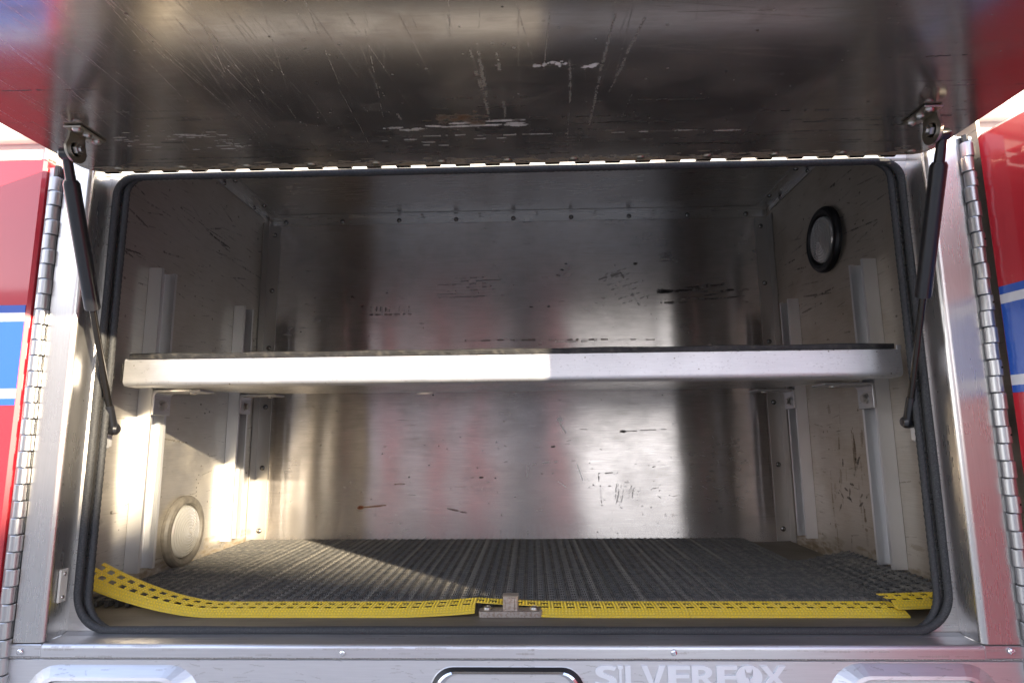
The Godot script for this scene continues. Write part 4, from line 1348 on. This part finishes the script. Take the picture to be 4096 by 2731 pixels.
# ------------------------------------------------------------------ floor tiles, yellow edging, striker
func tile_mesh(w: float, dep: float, top: float, seed_: int) -> ArrayMesh:
	var m := MB.new()
	var cols := int(round(w / 0.01625))
	var p := w / cols
	var rows := int(round(dep / 0.0150))
	var q := dep / rows
	var g := RandomNumberGenerator.new()
	g.seed = seed_
	for c in cols:
		var x := c * p
		# twin ribs running in depth on a low web
		m.box(Vector3(x + 0.0003, 0, 0), Vector3(x + 0.0027, top, -dep), 0.0006)
		m.box(Vector3(x + 0.0036, 0, 0), Vector3(x + 0.0060, top, -dep), 0.0006)
		m.box(Vector3(x + 0.0026, 0, 0), Vector3(x + 0.0037, top - 0.0022, -dep))
		# cross bars with studs leave the drain holes
		for r in rows:
			var z := -(r + 0.3) * q
			m.box(Vector3(x + 0.0059, 0.0070, z), Vector3(x + p + 0.0004, top - 0.0016, z - 0.0046))
			for k in 3:
				var sx := x + 0.0078 + k * 0.0032
				var b := [Vector3(sx - 0.0011, top - 0.0017, z - 0.0006), Vector3(sx + 0.0011, top - 0.0017, z - 0.0006), Vector3(sx + 0.0011, top - 0.0017, z - 0.0038), Vector3(sx - 0.0011, top - 0.0017, z - 0.0038)]
				var t := [Vector3(sx - 0.0006, top, z - 0.0014), Vector3(sx + 0.0006, top, z - 0.0014), Vector3(sx + 0.0006, top, z - 0.0030), Vector3(sx - 0.0006, top, z - 0.0030)]
				var mid := Vector3(sx, top - 0.002, z - 0.0022)
				m.face(t, mid)
				for i in 4:
					var j := (i + 1) % 4
					m.face([b[i], b[j], t[j], t[i]], mid)
	return m.mesh()

func edge_strip(len: float, wid: float, notch_from := -1.0, notch_to := -1.0, bend := 0) -> Array:
	# x along the strip, -z to the rear; front edge bevelled; two rows of slots; rows of studs
	var m := MB.new()
	var st := MB.new()
	var top := 0.0095
	var cell := 0.0180
	var cnt := int(round(len / cell))
	cell = len / cnt
	var slots := [[0.0150, 0.0255], [0.0335, 0.0440]]
	var zs := [[0.0, 0.0150], [0.0255, 0.0335], [0.0440, wid]]
	for c in cnt:
		var x := c * cell
		var cut := x + cell * 0.5 > notch_from and x + cell * 0.5 < notch_to
		for b in 3:
			if cut and b == 0: continue
			if b == 0:
				m.sweep(PackedVector2Array([Vector2(0.0, -0.0001), Vector2(0.0024, 0.0), Vector2(top - 0.001, -0.0145), Vector2(top - 0.001, -zs[0][1]), Vector2(top - 0.0022, -zs[0][1]), Vector2(top - 0.0022, -0.0146), Vector2(0.0, -0.004)]), 0, x, x + cell)
			else:
				m.box(Vector3(x, 0.0074, -zs[b][0]), Vector3(x + cell, top - 0.001, -zs[b][1]))
		for s in 2:
			if cut and s == 0: continue
			m.box(Vector3(x + cell * 0.60, 0.0073, -slots[s][0]), Vector3(x + cell, top - 0.0012, -slots[s][1]))
		# studs
		for r in 15:
			var z := 0.0042 + r * 0.0046
			if z > wid - 0.0022: continue
			if cut and z < 0.0250: continue
			for k in 4:
				var sx := x + (k + 0.5) * cell / 4.0
				var on_slot := false
				for s in slots:
					if z > s[0] - 0.0012 and z < s[1] + 0.0012 and (sx - x) < cell * 0.62: on_slot = true
				if on_slot: continue
				var y0 := top - 0.0012
				if z < 0.0145: y0 = lerpf(0.0024, top - 0.001, z / 0.0145) - 0.0003
				var q := 0.0013
				var ap := Vector3(sx, y0 + 0.0017, -z)
				var bb := [Vector3(sx - q, y0, -z + q), Vector3(sx + q, y0, -z + q), Vector3(sx + q, y0, -z - q), Vector3(sx - q, y0, -z - q)]
				for i in 4:
					st.face([bb[i], bb[(i + 1) % 4], ap], Vector3(sx, y0 - 0.002, -z))
	if bend > 0:
		for w in [m, st]:
			for i in w.v.size(): w.v[i] = bent(w.v[i], bend)
			for i in range(0, w.v.size(), 3):
				var nn: Vector3 = (w.v[i] - w.v[i + 2]).cross(w.v[i] - w.v[i + 1]).normalized()
				for k in 3: w.n[i + k] = nn
	return [m.mesh(), st.mesh()]

func strip_parts(o: Node, parts: Array) -> void:
	put("strip", parts[0], M.yellow_grime, o)
	put("studs", parts[1], M.yellow, o).set_meta("kind", "stuff")

func bent(v: Vector3, how: int) -> Vector3:
	if how == 1:      # curl at the left end
		var t := clampf((0.195 - v.x) / 0.17, 0.0, 1.2)
		return Vector3(v.x + 0.012 * t * t, v.y + pow(t, 1.5) * (0.035 + 0.18 * (-v.z)), v.z)
	var k := clampf((v.x - 0.16) / 0.12, 0.0, 1.0) if how == 2 else clampf((0.15 - v.x) / 0.15, 0.0, 1.0)
	return v + Vector3(0, 0.004 * k * k, -0.006 * k * k)

func mats() -> void:
	var top := 0.0098
	var y := YF + 0.0003
	var tile := tile_mesh(0.2885, 0.2880, top, 3)
	var tile2 := tile_mesh(0.2885, 0.2580, top, 4)
	var xs := [-0.6585, -0.3695, -0.0800, 0.2095]
	var where := ["against the left wall", "left of the middle seam", "right of the middle seam", "second from the right wall"]
	for c in 4:
		for r in 2:
			var w := 0.2885
			var t := thing("floor_tile", "black perforated drainage tile, %s row, %s" % ["front" if r == 0 else "rear", where[c]], "floor tile", Vector3(xs[c], y, -0.1505 if r == 0 else -0.4392), "drainage floor tiles")
			var o := put("grid", tile if r == 0 else tile2, M.mat, t)
			if c == 3 and r == 1: o.scale.x = 0.94
			if c == 0: o.position.y = 0.0
	# narrow cut tile on the right, riding up the wall
	var nt := thing("floor_tile", "narrow cut black drainage tile tipped up against the right wall", "floor tile", Vector3(0.499, y, -0.1505), "drainage floor tiles")
	nt.rotation.z = 0.20
	put("grid", tile_mesh(0.0910, 0.2880, top, 5), M.mat, nt)
	# yellow edging
	var ye := "yellow studded safety edging"
	var g := "yellow edging strips"
	var wid := 0.0510
	var z0 := -0.0985
	var e1 := thing("edging_strip", ye + ", its left end curled up off the floor", "edging strip", Vector3(-0.645, y, z0), g)
	strip_parts(e1, edge_strip(0.2840, wid, -1, -1, 1))
	var e2 := thing("edging_strip", ye + ", flat piece ending left of the striker", "edging strip", Vector3(-0.3605, y, z0), g)
	strip_parts(e2, edge_strip(0.2800, wid, 0.272, 0.3, 2))
	var e3 := thing("edging_strip", ye + ", notched and grimy where it passes the striker", "edging strip", Vector3(-0.0800, y, z0), g)
	strip_parts(e3, edge_strip(0.2880, wid, -0.01, 0.094, 3))
	var e4 := thing("edging_strip", ye + ", flat piece right of the notched one", "edging strip", Vector3(0.2085, y, z0), g)
	strip_parts(e4, edge_strip(0.2870, wid))
	var e5 := thing("edging_strip", ye + ", short overlapping piece in the right corner", "edging strip", Vector3(0.4830, y + 0.0092, z0 - 0.004), g)
	e5.rotation = Vector3(0, 0.0, 0.03)
	strip_parts(e5, edge_strip(0.0900, wid))
	# striker the lift door's latch closes on
	var s := thing("latch_striker", "rusty grey steel striker post on a two-screw base at the sill", "striker", Vector3(-0.0315, YF + 0.0006, -0.1115))
	var b := MB.new()
	var bo := PackedVector2Array()
	for q in rounded(-0.043, -0.013, 0.043, 0.011, 0.005, 0.010, 5): bo.append(Vector2(q.x, -q.y))
	b.sweep(bo, 1, 0.0, 0.0072)
	put("base", b.mesh(), M.rust, s)
	var po := MB.new()
	var pp := PackedVector2Array()
	for q in rounded(-0.0105, -0.0075, 0.0105, 0.0075, 0.003, 0.003, 4): pp.append(Vector2(q.x, q.y))
	po.sweep(pp, 1, 0.0070, 0.0250, true)
	po.box(Vector3(-0.006, 0.007, 0.0072), Vector3(0.006, 0.0243, 0.0092), 0.0008)
	put("post", po.mesh(), M.rust, s)
	var cap := MB.new()
	cap.box(Vector3(-0.0108, 0.0251, -0.0078), Vector3(0.0108, 0.0268, 0.0070), 0.0006)
	put("cap", cap.mesh(), M.zinc, s)
	screw(s, Vector3(-0.032, 0.0072, -0.001), Vector3.UP, M.zinc, 1.0)
	screw(s, Vector3(0.032, 0.0072, -0.001), Vector3.UP, M.zinc, 1.0)
